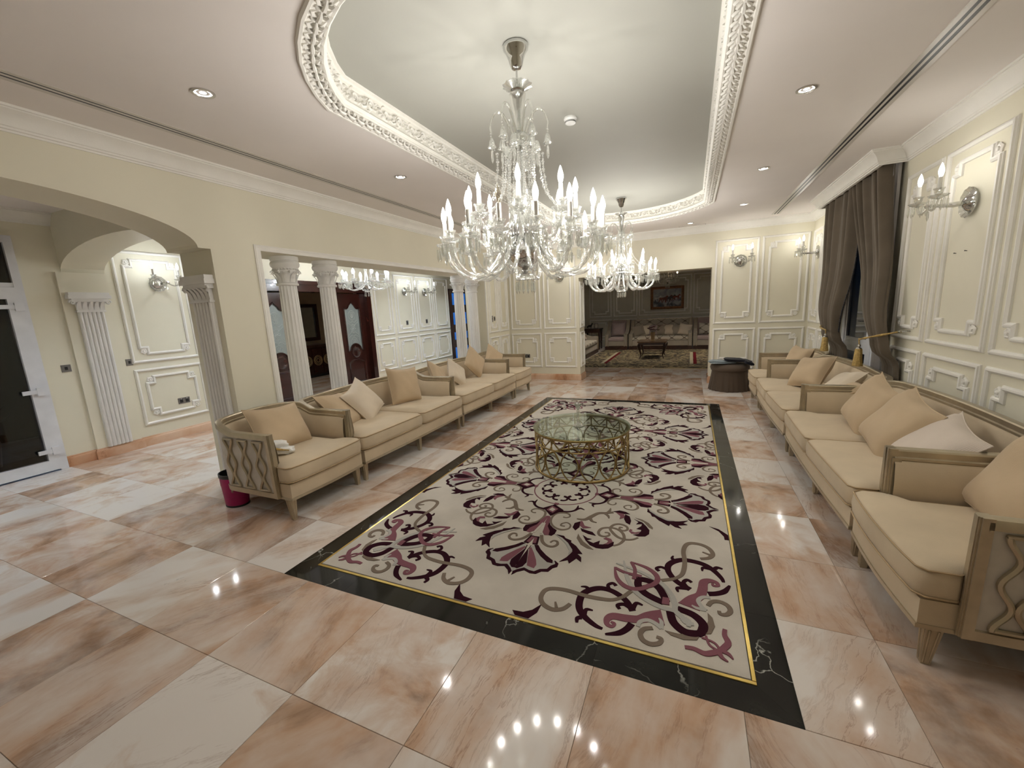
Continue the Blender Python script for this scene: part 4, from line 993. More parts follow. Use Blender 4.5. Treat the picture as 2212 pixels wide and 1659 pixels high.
def chandelier(name, label, loc, rotz, off=(), bulb='bulb', fine=True):
    """drawn with its canopy at z = 3.12, hung at loc"""
    t = thing(name, label, 'chandelier', loc, rotz, 'large crystal chandeliers')
    dz = -3.12
    def P(nm, me, **k):
        o = obj(nm, me, t, **k); return o
    Z = dict(loc=(0, 0, dz))
    P('canopy', lathe_mesh('canopy', [(.0, 3.12), (.072, 3.12), (.076, 3.112), (.074, 3.098), (.060, 3.080), (.046, 3.045), (.036, 3.01), (.028, 2.998), (.012, 2.992), (0, 2.992)], 'chrome', 28), **Z)
    P('rod', lathe_mesh('rod', [(.006, 2.92), (.006, 2.995)], 'chrome', 8), **Z)
    g = G(); g.tube([(.014*cos(a), 0, 2.912 + .018*sin(a)) for a in [i*pi/6 for i in range(12)]], .004, 6, True); P('hook_ring', g.mesh('hook_ring', 'chrome'), **Z)
    P('top_dish', lathe_mesh('top_dish', [(.018, 2.87), (.040, 2.882), (.068, 2.898), (.086, 2.905), (.084, 2.909), (.050, 2.893), (.012, 2.885)], 'crystal2', 24, lobe=.06, lobes=12), **Z)
    P('dish_cap', lathe_mesh('dish_cap', [(0, 2.905), (.03, 2.89), (.045, 2.878), (.03, 2.855), (.012, 2.84)], 'chrome', 20), **Z)
    P('upper_stem', lathe_mesh('upper_stem', [(.050, 2.86), (.044, 2.83), (.032, 2.78), (.024, 2.72), (.020, 2.67), (.030, 2.655)], 'crystal2', 18, lobe=.04, lobes=9), **Z)
    P('core_rod', lathe_mesh('core_rod', [(.010, 1.86), (.010, 2.88)], 'chrome', 8), **Z)
    P('collar', lathe_mesh('collar', [(.02, 2.66), (.048, 2.64), (.058, 2.615), (.050, 2.59), (.025, 2.575), (.018, 2.56)], 'crystal2', 20, lobe=.05, lobes=10), **Z)
    P('collar_cap', lathe_mesh('collar_cap', [(.022, 2.575), (.030, 2.565), (.026, 2.55), (.014, 2.545)], 'chrome', 14), **Z)
    P('middle_stem', lathe_mesh('middle_stem', [(.018, 2.55), (.022, 2.50), (.022, 2.40), (.030, 2.36), (.050, 2.31), (.066, 2.25), (.068, 2.20), (.050, 2.165), (.035, 2.15)], 'crystal2', 20, lobe=.04, lobes=10), **Z)
    P('hub', lathe_mesh('hub', [(.03, 2.16), (.06, 2.15), (.085, 2.12), (.09, 2.06), (.06, 2.02), (.05, 1.99)], 'chrome', 20), **Z)
    P('silver_bowl', lathe_mesh('silver_bowl', [(.05, 1.995), (.105, 1.985), (.118, 1.968), (.116, 1.955), (.100, 1.92), (.070, 1.885), (.035, 1.865), (.018, 1.855)], 'chrome', 28), **Z)
    P('tail_neck', lathe_mesh('tail_neck', [(.012, 1.86), (.022, 1.85), (.026, 1.838), (.014, 1.828), (.010, 1.82)], 'chrome', 14), **Z)
    P('tail_cup', lathe_mesh('tail_cup', [(.012, 1.83), (.040, 1.822), (.060, 1.80), (.066, 1.785), (.055, 1.79), (.01, 1.80)], 'crystal2', 20, lobe=.05, lobes=10), **Z)
    for k in range(12): a = 2*pi*k/12; P('prism_drop', ME['drop'], loc=(.058*cos(a), .058*sin(a), 1.79+dz))
    for k in range(12): a = 2*pi*k/12; P('prism_drop', ME['drop'], loc=(.106*cos(a), .106*sin(a), 2.06+dz))
    for k in range(6):
        a = 2*pi*k/6 + .2; c = P('crown_arm', ME['crown_arm'], loc=(0, 0, dz), rot=(0, 0, a))
        obj('bead_strand', ME['short_strand'], c); obj('crystal_bell', ME['bell'], c, (.170, 0, 2.625)); obj('prism_drop', ME['drop'], c, (.170, 0, 2.585)); obj('crystal_bell', ME['bell'], c, (.105, .03, 2.60)); obj('prism_drop', ME['drop'], c, (.105, .03, 2.555))
    for k in range(8): P('bead_strand', ME['strand1'], loc=(0, 0, dz), rot=(0, 0, 2*pi*(k+.5)/8))
    for k in range(8): P('bead_strand', ME['strand2'], loc=(0, 0, dz), rot=(0, 0, 2*pi*(k+.1)/8))
    for tier, n, r, zp, me, ph in (('low', 16, .490, 2.0, 'arm_low', 0.0), ('up', 8, .330, 2.14, 'arm_up', pi/16)):
        for k in range(n):
            a = 2*pi*k/n + ph
            A = P('arm', ME[me], loc=(0, 0, dz), rot=(0, 0, a))
            obj('drip_pan', ME['pan'], A, (r, 0, zp)); obj('candle_cup', ME['cup'], A, (r, 0, zp+.012)); obj('candle_sleeve', ME['sleeve'], A, (r, 0, zp+.055))
            put_bulb('bulb_off' if (tier, k) in off else bulb, A, (r, 0, zp+.142))
            if fine and tier == 'low':
                for q in range(8): b = 2*pi*q/8; obj('prism_drop', ME['drop'], A, (r+.052*cos(b), .052*sin(b), zp+.006))
            else: obj('prism_fringe', ME['fringe'], A, (r, 0, zp))
            if tier == 'up': obj('crystal_bell', ME['bell'], A, (.225, 0, 1.985))
    return t
chandelier('crystal_chandelier', 'big crystal chandelier with lit candle bulbs above the glass coffee table', (-0.983, 2.53, ZD), 0.12, off=(('low', 12),))
chandelier('crystal_chandelier', 'smaller looking crystal chandelier hanging before the far doorway', (-0.975, 6.50, ZD), 0.33, fine=False)

ME['arm_small'] = arm_mesh('arm', [(.03, -.30), (.08, -.36), (.15, -.40), (.22, -.37), (.25, -.29)], .010, .007)
def small_chandelier(label, loc, n, bulb, zdrop, R=.25, lit=None):
    t = thing('small_chandelier', label, 'chandelier', loc, .2)
    D = zdrop
    def P(nm, me, **k): return obj(nm, me, t, **k)
    P('canopy', lathe_mesh('canopy', [(0, 0), (.055, 0), (.05, -.03), (.02, -.06), (0, -.06)], 'chrome', 18)); P('rod', lathe_mesh('rod', [(.005, -D-.45), (.005, -.05)], 'chrome', 8))
    P('stem', lathe_mesh('stem', [(.012, -D), (.03, -D-.04), (.018, -D-.10), (.026, -D-.2), (.045, -D-.26), (.03, -D-.30)], 'crystal2', 14)); P('bowl', lathe_mesh('bowl', [(.03, -D-.29), (.07, -D-.32), (.06, -D-.36), (.02, -D-.40)], 'chrome', 16))
    P('tail_cup', lathe_mesh('tail_cup', [(.012, -D-.40), (.05, -D-.42), (.055, -D-.44), (.01, -D-.43)], 'crystal2', 14)); P('prism_fringe', ME['fringe'], loc=(0, 0, -D-.44))
    for k in range(n):
        A = P('arm', ME['arm_small'], loc=(0, 0, -D), rot=(0, 0, 2*pi*k/n), scale=(R/.25, R/.25, 1)); r = .25; zp = -.285
        obj('drip_pan', ME['pan'], A, (r, 0, zp)); obj('candle_cup', ME['cup'], A, (r, 0, zp+.012)); obj('candle_sleeve', ME['sleeve'], A, (r, 0, zp+.055))
        b = bulb if (lit is None or k in lit) else 'bulb_off'
        put_bulb(b, A, (r, 0, zp+.142)); obj('prism_fringe', ME['fringe'], A, (r, 0, zp))
    return t
small_chandelier('cool white crystal chandelier hanging in the side corridor behind the columns', (-5.45, 6.03, ZC), 8, 'bulb_cool', .46, .40)
small_chandelier('dim crystal chandelier in the sitting room beyond the doorway', (-0.62, 12.5, 2.72), 6, 'bulb_dim', .22, .25, lit=(0,))

def sconce(label, loc, rotz, bulb='bulb_wall'):
    """wall along local XZ, facing -Y"""
    t = thing('wall_sconce', label, 'wall light', loc, rotz, 'two-candle crystal wall lights')
    R = Matrix.Rotation(pi/2, 4, 'X')
    g = G(); g.lathe([(0.070, 0), (.073, .006), (.058, .028), (.036, .046), (.018, .056), (0, .058)], 24); g.xf(R); build('back_plate', g, 'chrome', t)
    g = G(); g.lathe([(.084, .004), (.104, .022), (.108, .030), (.084, .012), (.04, .03)], 24, lobe=.03, lobes=12); g.xf(R); build('glass_saucer', g, 'crystal2', t)
    g = G(); g.tube([(0, -.03, 0), (0, -.10, -.006), (0, -.17, -.004), (0, -.23, 0)], [.016, .020, .014, .011], 10); g.lathe([(0, -.018), (.022, -.01), (.026, .004), (.014, .018), (0, .02)], 14, (0, -.245, 0)); build('stem', g, 'chrome', t)
    for s in (-1, 1):
        S = smooth_path([(0, -.245, .0), (s*.055, -.25, -.035), (s*.115, -.255, -.03), (s*.15, -.255, .03)], 5)
        g = G(); g.tube(S, .0085, 8, lobe=.2, lobes=3, twist=.5); A = build('arm', g, 'crystal2', t, 70)
        p = (s*.15, -.255, .035)
        obj('drip_pan', ME['pan'], A, p); obj('candle_cup', ME['cup'], A, (p[0], p[1], p[2]+.012)); obj('candle_sleeve', ME['sleeve'], A, (p[0], p[1], p[2]+.055)); put_bulb(bulb, A, (p[0], p[1], p[2]+.142))
        for q in range(6): b = 2*pi*q/6 + .3; obj('prism_drop', ME['drop'], A, (p[0]+.052*cos(b), p[1]+.052*sin(b), p[2]+.006))
    g = G(); q = prism_drop(.09, .008); g.add(q.v, q.f); build('prism_drop', g, 'crystal', t, 0, loc=(0, -.245, -.02))
    return t
sconce('two-candle wall light on the far wall, partly behind the big chandelier', (-2.62, YF, 2.235), 0)
sconce('two-candle wall light on far wall panel nearest the doorway', (0.80, YF, 2.265), 0)
sconce('two-candle wall light on the window wall at the far corner', (XR, 8.36, 2.275), pi/2*-1)
sconce('largest two-candle wall light, on the window wall beside the curtain', (XR, 4.32, 2.215), -pi/2)
sconce('two-candle wall light in the corridor seen through the arch', (XO, 3.45, 2.20), pi/2, 'bulb_wall_cool')
sconce('two-candle wall light on corridor panel nearest the mahogany door', (XO, 8.90, 2.195), pi/2, 'bulb_wall_cool')
sconce('two-candle wall light on corridor panel closer to the far columns', (XO, 9.78, 2.195), pi/2, 'bulb_wall_cool')
# ------------------------------------------------------------------ cream sofas and armchairs (front at y = 0, facing -Y)
def u_path(W, yf=.17, yb=.87, rc=.15):
    P = []   # (x, y, nx, ny) outward normals, from the front of one arm round the back to the other
    n = 6
    for k in range(n): P.append((-W/2, yf + (yb-rc-yf)*k/n, -1, 0))
    for k in range(7): a = pi - (pi/2)*k/6; P.append((-W/2+rc + rc*cos(a), yb-rc + rc*sin(a), cos(a), sin(a)))
    m = 10
    for k in range(1, m): P.append((-W/2+rc + (W-2*rc)*k/m, yb, 0, 1))
    for k in range(7): a = pi/2 - (pi/2)*k/6; P.append((W/2-rc + rc*cos(a), yb-rc + rc*sin(a), cos(a), sin(a)))
    for k in range(1, n+1): P.append((W/2, yb-rc - (yb-rc-yf)*k/n, 1, 0))
    return P
def sstep(t): t = max(0, min(1, t)); return t*t*(3-2*t)
def rail_h(x, y, W):
    return .722 + .062*sstep((y-.60)/.20) + (.030*(1-(2*x/W)**2) if y > .8 else 0.0)
def shell(W, prof):
    """prof: list of (offset along the outward normal, height fn of rail height)"""
    P = u_path(W); g = G(); M = len(prof); vs_ = []
    for (x, y, nx, ny) in P:
        h = rail_h(x, y, W)
        for (o, zf) in prof:
            z = zf(h); fl = .030 * (z-.2) * (1 if abs(nx) > .5 else .4); vs_.append((x + nx*(o+fl), y + ny*(o+fl*.6), z))
    g.add(vs_, [(k*M+i, k*M+i+1, (k+1)*M+i+1, (k+1)*M+i) for k in range(len(P)-1) for i in range(M-1)])
    return g
def cushion_outline(x0, x1, t0, t1, W):
    """T-shaped seat cushion between x0 and x1, t0/t1: tongue in front of the arm on that side"""
    yb, ya = .74, .150
    P = []
    bow = lambda x: -.02 * cos(pi * x / W * .98)
    rr = .05
    P.append((x0 + .03, bow(x0) + .002)); 
    for k in range(1, 8): x = x0 + .03 + (x1-x0-.06)*k/8; P.append((x, bow(x)))
    P.append((x1 - .03, bow(x1) + .002))
    if t1: P += [(x1, .03), (x1, ya-.02), (x1-.015, ya), (x1-.075, ya+.012), (x1-.08, ya+.05), (x1-.08, yb-.03), (x1-.11, yb)]
    else: P += [(x1, .03), (x1, yb-.03), (x1-.03, yb)]
    if t0: P += [(x0+.11, yb), (x0+.08, yb-.03), (x0+.08, ya+.05), (x0+.075, ya+.012), (x0+.015, ya), (x0, ya-.02), (x0, .03)]
    else: P += [(x0+.03, yb), (x0, yb-.03), (x0, .03)]
    return P
def seat_cushion(P, z0=.325, th=.135):
    cx = sum(p[0] for p in P)/len(P); cy = sum(p[1] for p in P)/len(P)
    xs_ = [p[0] for p in P]; ys_ = [p[1] for p in P]; cx = (min(xs_)+max(xs_))/2; cy = (min(ys_)+max(ys_))/2
    n = len(P); L = max(xs_)-min(xs_); D = max(ys_)-min(ys_)
    g = G(); vs_ = []; lay = [(.016, 0), (.002, .014), (0, .035), (-.004, .07), (0, th-.022), (.004, th-.008), (.018, th+.004), (.06, th+.014), (.14, th+.022), (.24, th+.027)]
    for (ins, z) in lay:
        for (x, y) in P:
            sx = 1 - 2*ins/L; sy = 1 - 2*ins/D; vs_.append((cx + (x-cx)*sx, cy + (y-cy)*sy, z0 + z))
    fs_ = [(k*n+i, k*n+(i+1) % n, (k+1)*n+(i+1) % n, (k+1)*n+i) for k in range(len(lay)-1) for i in range(n)]
    fs_ += [tuple(range((len(lay)-1)*n, len(lay)*n)), tuple(reversed(range(n)))]
    g.add(vs_, fs_)
    pp = []
    for z in (th-.004, .010):
        q = G(); q.tube([(x, y, z0+z) for (x, y) in P], .0045, 5, True); pp.append(q)
    return g, pp
def make_sofa(name, label, W, seats, lattice, group):
    t = thing(name, label, 'sofa' if seats > 1 else 'armchair', group=group)
    build('outer_shell', shell(W, [(.002, lambda h: .205), (.006, lambda h: .24), (.006, lambda h: h-.03)]), 'frame_panel', t, 40)
    build('base_rail', shell(W, [(.000, lambda h: .185), (.012, lambda h: .187), (.014, lambda h: .232), (.006, lambda h: .236)]), 'frame', t, 30)
    build('inner_upholstery', shell(W, [(-.034, lambda h: .30), (-.058, lambda h: .34), (-.066, lambda h: .34+(h-.34)*.5), (-.056, lambda h: h-.075), (-.036, lambda h: h-.052)]), 'tan', t, 50)
    build('top_rail', shell(W, [(-.036, lambda h: h-.060), (-.044, lambda h: h-.052), (-.044, lambda h: h-.040), (-.034, lambda h: h-.034), (-.034, lambda h: h-.004), (-.028, lambda h: h+.004), (-.006, lambda h: h+.006), (.014, lambda h: h+.002), (.018, lambda h: h-.008), (.018, lambda h: h-.040), (.006, lambda h: h-.046)]), 'frame', t, 30)
    for s in (-1, 1):
        g = G()
        fl0, fl1 = .0, .016
        def vert(x0, x1, y0, y1, z0=.19, z1=.728):
            X = lambda x, z: s*(W/2 + x + .030*(z-.2))
            g.add([(X(x0,z0),y0,z0),(X(x1,z0),y0,z0),(X(x1,z0),y1,z0),(X(x0,z0),y1,z0),(X(x0,z1),y0,z1),(X(x1,z1),y0,z1),(X(x1,z1),y1,z1),(X(x0,z1),y1,z1)],
                  [(3,2,1,0),(4,5,6,7),(0,1,5,4),(1,2,6,5),(2,3,7,6),(3,0,4,7)])
        vert(-.036, .018, .150, .185); vert(-.028, .010, .144, .151); vert(-.046, -.035, .16, .20, .33, .68); vert(-.006, .004, .140, .146)
        build('front_post', g, 'frame', t, 0)
    # seat base, upholstered, with a thin wooden strip below
    n = 10; P = [(-W/2+.012 + (W-.024)*k/n, .022 - .02*cos(pi*(-.5+k/n)*.98)) for k in range(n+1)]
    Q = P + [(W/2-.012, .18), (W/2-.03, .80), (-W/2+.03, .80), (-W/2+.012, .18)]
    g = G(); g.prism(Q, XYZ, .203, .318); build('seat_base', g, 'tan', t, 40)
    Q2 = [(x*1.008, y-.006 if y < .1 else y) for (x, y) in Q]
    g = G(); g.prism(Q2, XYZ, .183, .203); build('apron_strip', g, 'frame', t, 0)
    gap = .003
    for k in range(seats):
        x0 = -W/2 + W*k/seats + gap; x1 = -W/2 + W*(k+1)/seats - gap
        g, pp = seat_cushion(cushion_outline(x0, x1, k == 0, k == seats-1, W))
        c = build('seat_cushion', g, 'tan', t, 60)
        for q in pp: build('piping', q, 'pipe', c, 60)
    xs_ = [-W/2+.045, W/2-.045] if seats == 1 else [-W/2+.045, 0, W/2-.045]
    for x in xs_:
        for (y, yy) in ((.085, .075), (.80, .83)):
            g = G(); g.frustum((x, yy), .016, .016, .029, .029, 0, .185, c1=(x, y)); 
            for q in (-.5, .5):
                g.tube([(x + q*.018, yy-.0165, .01), (x + q*.030, y-.0295, .175)], .004, 5)
                g.tube([(x + .0165*(1 if x >= 0 else -1), yy+q*.018, .01), (x + .0295*(1 if x >= 0 else -1), y+q*.030, .175)], .004, 5)
            build('leg', g, 'frame', t, 30)
    if lattice:
        for s in (-1, 1):
            xx = lambda z: s*(W/2 + .012 + .030*(z-.2))
            for yc in (.285, .465, .645):
                for q in (-1, 1):
                    S = []
                    for i in range(25):
                        z = i/24; S.append((xx(.25+.41*z), yc + q*(.009 + .043*(.5+.5*cos(4*pi*(z-.5)))), .25 + .41*z))
                    g = G(); g.tube(S, .0115, 6, flat=1.2); build('lattice_strip', g, 'frame', t, 40)
                for z in (.25, .66): g = G(); g.tube([(xx(z), yc-.06, z), (xx(z), yc+.06, z)], .010, 6); build('lattice_bar', g, 'frame', t, 40)
    return t
LG, RG = 'cream sofas and armchairs in a row by the columns', 'cream sofas and armchairs in a row under the window'
LX, RX = -2.865, 0.895
arm0 = make_sofa('cream_armchair', 'cream armchair with lattice side at the near end of the column row', .80, 1, True, LG)
arm0.location = (LX, 2.475, 0); arm0.rotation_euler = (0, 0, pi/2)
sofa0 = make_sofa('cream_sofa', 'cream two-seat sofa between near armchair and second sofa by columns', 1.90, 2, False, LG)
sofa0.location = (LX, 3.845, 0); sofa0.rotation_euler = (0, 0, pi/2)
dup(sofa0, 'cream two-seat sofa further along the columns, three cushions at its back', (LX, 5.775, 0), pi/2)
dup(arm0, 'cream armchair at the far end of the column row', (LX, 7.13, 0), pi/2)
dup(arm0, 'cream armchair nearest the viewer on the window side, cut by frame', (RX, 2.455, 0), -pi/2, RG)
dup(sofa0, 'largest cream two-seat sofa, on the window side against the panelled wall', (RX, 3.835, 0), -pi/2, RG)
dup(sofa0, 'cream two-seat sofa directly under the curtained window', (RX-.01, 5.765, 0), -pi/2, RG)
dup(arm0, 'cream armchair at the far end of the window row beside ottoman', (RX-.02, 7.14, 0), -pi/2, RG)

# ------------------------------------------------------------------ loose cushions
def pillow(label, m, pos, face, lean, roll, w=.50, h=.50, th=.15, seed=0, group=None):
    rd = random.Random(seed); ph = [rd.uniform(0, 6.28) for _ in range(6)]
    def f(sgn):
        def q(u, v):
            a, b = 2*u-1, 2*v-1
            pin = 1 - .07*(1-a*a)*0 ; ex = 1 - .075*(1-b*b)*0
            x = a * (w/2) * (1 - .055*(1-abs(b)**1.5)*0 - .06*(1-b*b)*(abs(a)**3)); z = b * (h/2) * (1 - .06*(1-a*a)*(abs(b)**3))
            e = max(0, (1-a**4))**.55 * max(0, (1-b**4))**.55
            wr = .06*sin(3.1*a+2.3*b+ph[0]) + .05*sin(5.2*b-2.1*a+ph[1]) + .03*sin(9*a+7*b+ph[2])
            return (x, sgn * th/2 * e * (1 + wr), z - .018*(1-a*a)*(1 if b > 0 else 0)*b)
        return q
    g = G(); g.grid(f(-1), 16, 16); n = len(g.f); g.grid(f(1), 16, 16)
    g.f[n:] = [tuple(reversed(x)) for x in g.f[n:]]
    o = bpy.data.objects.new('throw_cushion', None); COL.objects.link(o); tag(o, label, 'cushion', group)
    R = Matrix.Rotation(face, 4, 'Z') @ Matrix.Rotation(-lean, 4, 'X') @ Matrix.Rotation(roll, 4, 'Y')
    o.matrix_world = Matrix.Translation(pos) @ R
    build('cover', g, m, o, 60)
    P = [f(1)(k/12, 0) for k in range(12)] + [f(1)(1, k/12) for k in range(12)] + [f(1)(1-k/12, 1) for k in range(12)] + [f(1)(0, 1-k/12) for k in range(12)]
    q = G(); q.tube(P, .004, 5, True); build('seam', q, m, o, 60)
    return o
PG = 'loose throw cushions'
FL, FR = pi/2, -pi/2
pillow('tan cushion slumped in the near column-side armchair', 'tan2', (-3.42, 2.46, .655), FL+.05, .55, .10, .52, .44, .17, 1, PG)
pillow('tan cushion lying in the near corner of first column-side sofa', 'tan2', (-3.46, 3.22, .63), FL+.45, .75, .18, .54, .46, .16, 2, PG)
pillow('cream cushion leaning behind a tan one on first column-side sofa', 'cream', (-3.42, 3.52, .665), FL+.15, .60, -.38, .46, .46, .15, 3, PG)
pillow('upright tan cushion at the far end of first column-side sofa', 'tan2', (-3.42, 4.27, .700), FL-.25, .32, .10, .46, .48, .17, 4, PG)
pillow('tan cushion in the near corner of second column-side sofa', 'tan2', (-3.47, 5.16, .665), FL+.30, .50, .55, .44, .44, .14, 5, PG)
pillow('cream cushion standing on a corner, second column-side sofa', 'cream', (-3.38, 5.52, .655), FL+.10, .45, .72, .40, .40, .15, 6, PG)
pillow('tan cushion standing on its corner, second column-side sofa', 'tan2', (-3.40, 6.18, .745), FL-.10, .30, .78, .44, .44, .15, 7, PG)
pillow('tan cushion in the far column-side armchair', 'tan2', (-3.44, 7.02, .715), FL-.2, .35, .70, .42, .42, .15, 8, PG)
pillow('tan cushion in the far window-side armchair', 'tan2', (1.42, 6.98, .68), FR+.35, .40, .05, .44, .42, .16, 9, PG)
pillow('plump tan cushion tilted at the far end of sofa under window', 'tan2', (1.36, 5.96, .675), FR+.45, .65, -.15, .46, .44, .17, 10, PG)
pillow('cream cushion lying between two tan ones under the window', 'cream', (1.44, 5.20, .645), FR-.15, .85, -.25, .46, .44, .15, 11, PG)
pillow('tan cushion in the near corner of sofa under window', 'tan2', (1.40, 4.98, .605), FR-.35, 1.05, -.15, .48, .44, .14, 12, PG)
pillow('first tan cushion against the panelled wall sofa, beside its far arm', 'tan2', (1.37, 4.13, .675), FR+.15, .48, .30, .50, .46, .19, 13, PG)
pillow('second tan cushion of the panelled wall sofa, beside ribbed one', 'tan2', (1.36, 3.63, .665), FR+.05, .62, .22, .54, .48, .18, 14, PG)
pillow('pale ribbed cushion sliding toward near arm of panelled wall sofa', 'stripe', (1.37, 3.19, .640), FR-.10, .80, .15, .56, .46, .14, 15, PG)
pillow('tan cushion in the nearest window-side armchair at frame edge', 'tan2', (1.46, 2.56, .655), FR+.05, .45, .15, .50, .46, .18, 16, PG)

# tissue bundle in clear wrap on the near armchair
t = thing('wrapped_tissue_bundle', 'white tissue bundle in clear wrapping on the near armchair seat', 'wrapped bundle', (-3.20, 2.27, .485), .5)
def crumple(a, b, c, seed):
    rd = random.Random(seed); ph = [rd.uniform(0, 6) for _ in range(4)]
    def f(u, v):
        th_, fi = 2*pi*u, pi*(v-.5); k = 1 + .10*sin(3*th_+ph[0]) + .08*sin(5*th_+4*fi+ph[1]) + .05*sin(9*fi+ph[2])
        ex = lambda s_: math.copysign(abs(s_)**.55, s_)
        return (a*k*ex(cos(fi))*ex(cos(th_)), b*k*ex(cos(fi))*ex(sin(th_)), c*(1+.1*sin(4*th_+ph[3]))*ex(sin(fi)))
    g = G(); g.grid(f, 24, 12, wrapu=True); return g
g = crumple(.11, .055, .030, 3); build('folded_tissues', g, 'plastic', t, 60, loc=(0, 0, .03))
g = crumple(.10, .05, .028, 5); build('folded_tissues', g, 'plastic', t, 60, loc=(-.04, .01, .085), rot=(.1, .15, .5))
g = G(); g.tube([(-.10, -.058, .035), (0, -.066, .065), (.10, -.05, .04)], [.006, .012, .004], 6); build('gold_band', g, 'gold_cord', t, 60)

# ------------------------------------------------------------------ round glass coffee table
TR, TZ = .475, .425
t = thing('coffee_table', 'round glass coffee table on a gold drum of pointed loops', 'coffee table', (-0.985, 3.90, RUGZ))
g = G(); g.lathe([(0, TZ-.012), (TR+.004, TZ-.012), (TR+.008, TZ-.006), (TR+.005, TZ), (0, TZ)], 56); build('glass_top', g, 'tglass', t, 30)
def hoop(r, z, rad, nm):
    g = G(); g.tube([(r*cos(2*pi*k/56), r*sin(2*pi*k/56), z) for k in range(56)], rad, 8, True); build(nm, g, 'table', t, 60)
hoop(TR-.012, TZ-.028, .013, 'top_hoop'); hoop(TR-.012, .012, .012, 'bottom_hoop'); hoop(TR-.016, .285, .008, 'middle_hoop')
NL = 16
def loop_mesh(z0, z1, hw_, rad):
    g = G(); dl = pi/NL
    for s in (-1, 1):
        S = []
        for k in range(13):
            v = k/12; a = s*hw_*sin(pi*v)**.8; S.append(((TR-.014)*cos(a), (TR-.014)*sin(a), z0 + (z1-z0)*v))
        g.tube(S, rad, 6)
    return g
me = loop_mesh(.012, .30, pi/NL*.93, .0075).mesh('pointed_loop', 'table', 60)
for k in range(NL): obj('pointed_loop', me, t, (0, 0, 0), (0, 0, 2*pi*k/NL))
g = G()
g.tube([((TR-.014), 0, .30), ((TR-.014), 0, TZ-.03)], .007, 6); me = g.mesh('upright', 'table', 60)
for k in range(NL): obj('upright', me, t, (0, 0, 0), (0, 0, 2*pi*k/NL))
g = G(); dl = 2*pi/NL
g.tube([((TR-.014)*cos(a), (TR-.014)*sin(a), z) for (a, z) in ((0, TZ-.03), (dl*.22, .35), (dl*.5, .30), (dl*.78, .35), (dl, TZ-.03))], .007, 6); me = g.mesh('upper_arc', 'table', 60)
for k in range(NL): obj('upper_arc', me, t, (0, 0, 0), (0, 0, 2*pi*k/NL))
t = thing('crystal_candlestick', 'tall clear crystal candlestick standing on the glass table', 'candlestick', (-1.0, 3.85, RUGZ+TZ))
g = G(); g.lathe([(0, 0), (.052, 0), (.054, .008), (.040, .018), (.018, .030), (.012, .045)], 22); build('foot', g, 'bead', t)
g = G(); g.lathe([(.011, .04), (.016, .06), (.010, .08), (.009, .13), (.015, .15), (.010, .165)], 16, lobe=.08, lobes=6); build('stem', g, 'bead', t)
g = G(); g.lathe([(.010, .165), (.014, .180), (.026, .200), (.036, .228), (.034, .232), (.020, .205), (0, .195)], 20, lobe=.08, lobes=8); build('cup', g, 'bead', t)

# ------------------------------------------------------------------ magenta bin
t = thing('waste_bin', 'magenta leather waste bin beside the near column-side armchair', 'waste bin', (-3.72, 2.165, 0))
Sx = lambda r: r
g = G(); g.lathe([(.092, .012), (.108, .285)], 36, cap=False); g.lathe([(0, .014), (.090, .014)], 36, cap=False); g.xf(Matrix.Diagonal((1.15, .92, 1, 1))); build('body', g, 'magenta', t)
g = G(); g.lathe([(.0915, 0), (.0945, 0), (.0945, .016), (.091, .016)], 36, cap=False); g.xf(Matrix.Diagonal((1.15, .92, 1, 1))); build('base_band', g, 'dark', t)
g = G(); g.lathe([(.109, .270), (.111, .272), (.1125, .302), (.106, .305), (.101, .300), (.090, .02), (0, .02)], 36, cap=False); g.xf(Matrix.Diagonal((1.15, .92, 1, 1))); build('rim_and_lining', g, 'dark', t)

# ------------------------------------------------------------------ skirted ottoman with folded garments
t = thing('skirted_ottoman', 'round brown ottoman with pleated skirt before the far wall', 'ottoman', (0.66, 8.18, 0))
def sk(u, v):
    a = 2*pi*u; z = .36*(1-v); fold = (.010*sin(24*a) + .030*max(0, cos(3*(a-4.60)))**60) * v
    r = .285 + .05*v + fold; return (r*cos(a), r*sin(a), z + .002)
g = G(); g.grid(sk, 96, 8, wrapu=True); build('skirt', g, 'ottoman', t, 60)
g = G(); g.lathe([(.275, .355), (.305, .365), (.318, .40), (.310, .44), (.27, .470), (.15, .485), (0, .488)], 40); build('cushion_top', g, 'ottoman_top', t, 60)
g = G(); g.tube([(.300*cos(2*pi*k/40), .300*sin(2*pi*k/40), .360) for k in range(40)], .006, 6, True); build('piping', g, 'ottoman', t, 60)
t = thing('folded_cloth', 'folded grey-blue cloth lying on the brown ottoman', 'cloth', (0.52, 8.05, .489))
g = crumple(.21, .14, .012, 8); build('lower_fold', g, 'bluegrey', t, 60, loc=(0, 0, .014), rot=(0, 0, .05)); g = crumple(.20, .13, .010, 9); build('upper_fold', g, 'bluegrey', t, 60, loc=(-.01, .005, .034), rot=(0, .04, .02))
t = thing('dark_jacket', 'black folded jacket lying over the cloth on ottoman', 'jacket', (0.80, 8.06, .500))
g = crumple(.20, .15, .026, 11); build('body', g, 'blackcloth', t, 60, loc=(-.05, 0, .045), rot=(0, .10, .1)); g = crumple(.07, .12, .03, 12); build('sleeve', g, 'blackcloth', t, 60, loc=(.12, -.08, .012), rot=(.1, .35, .2))
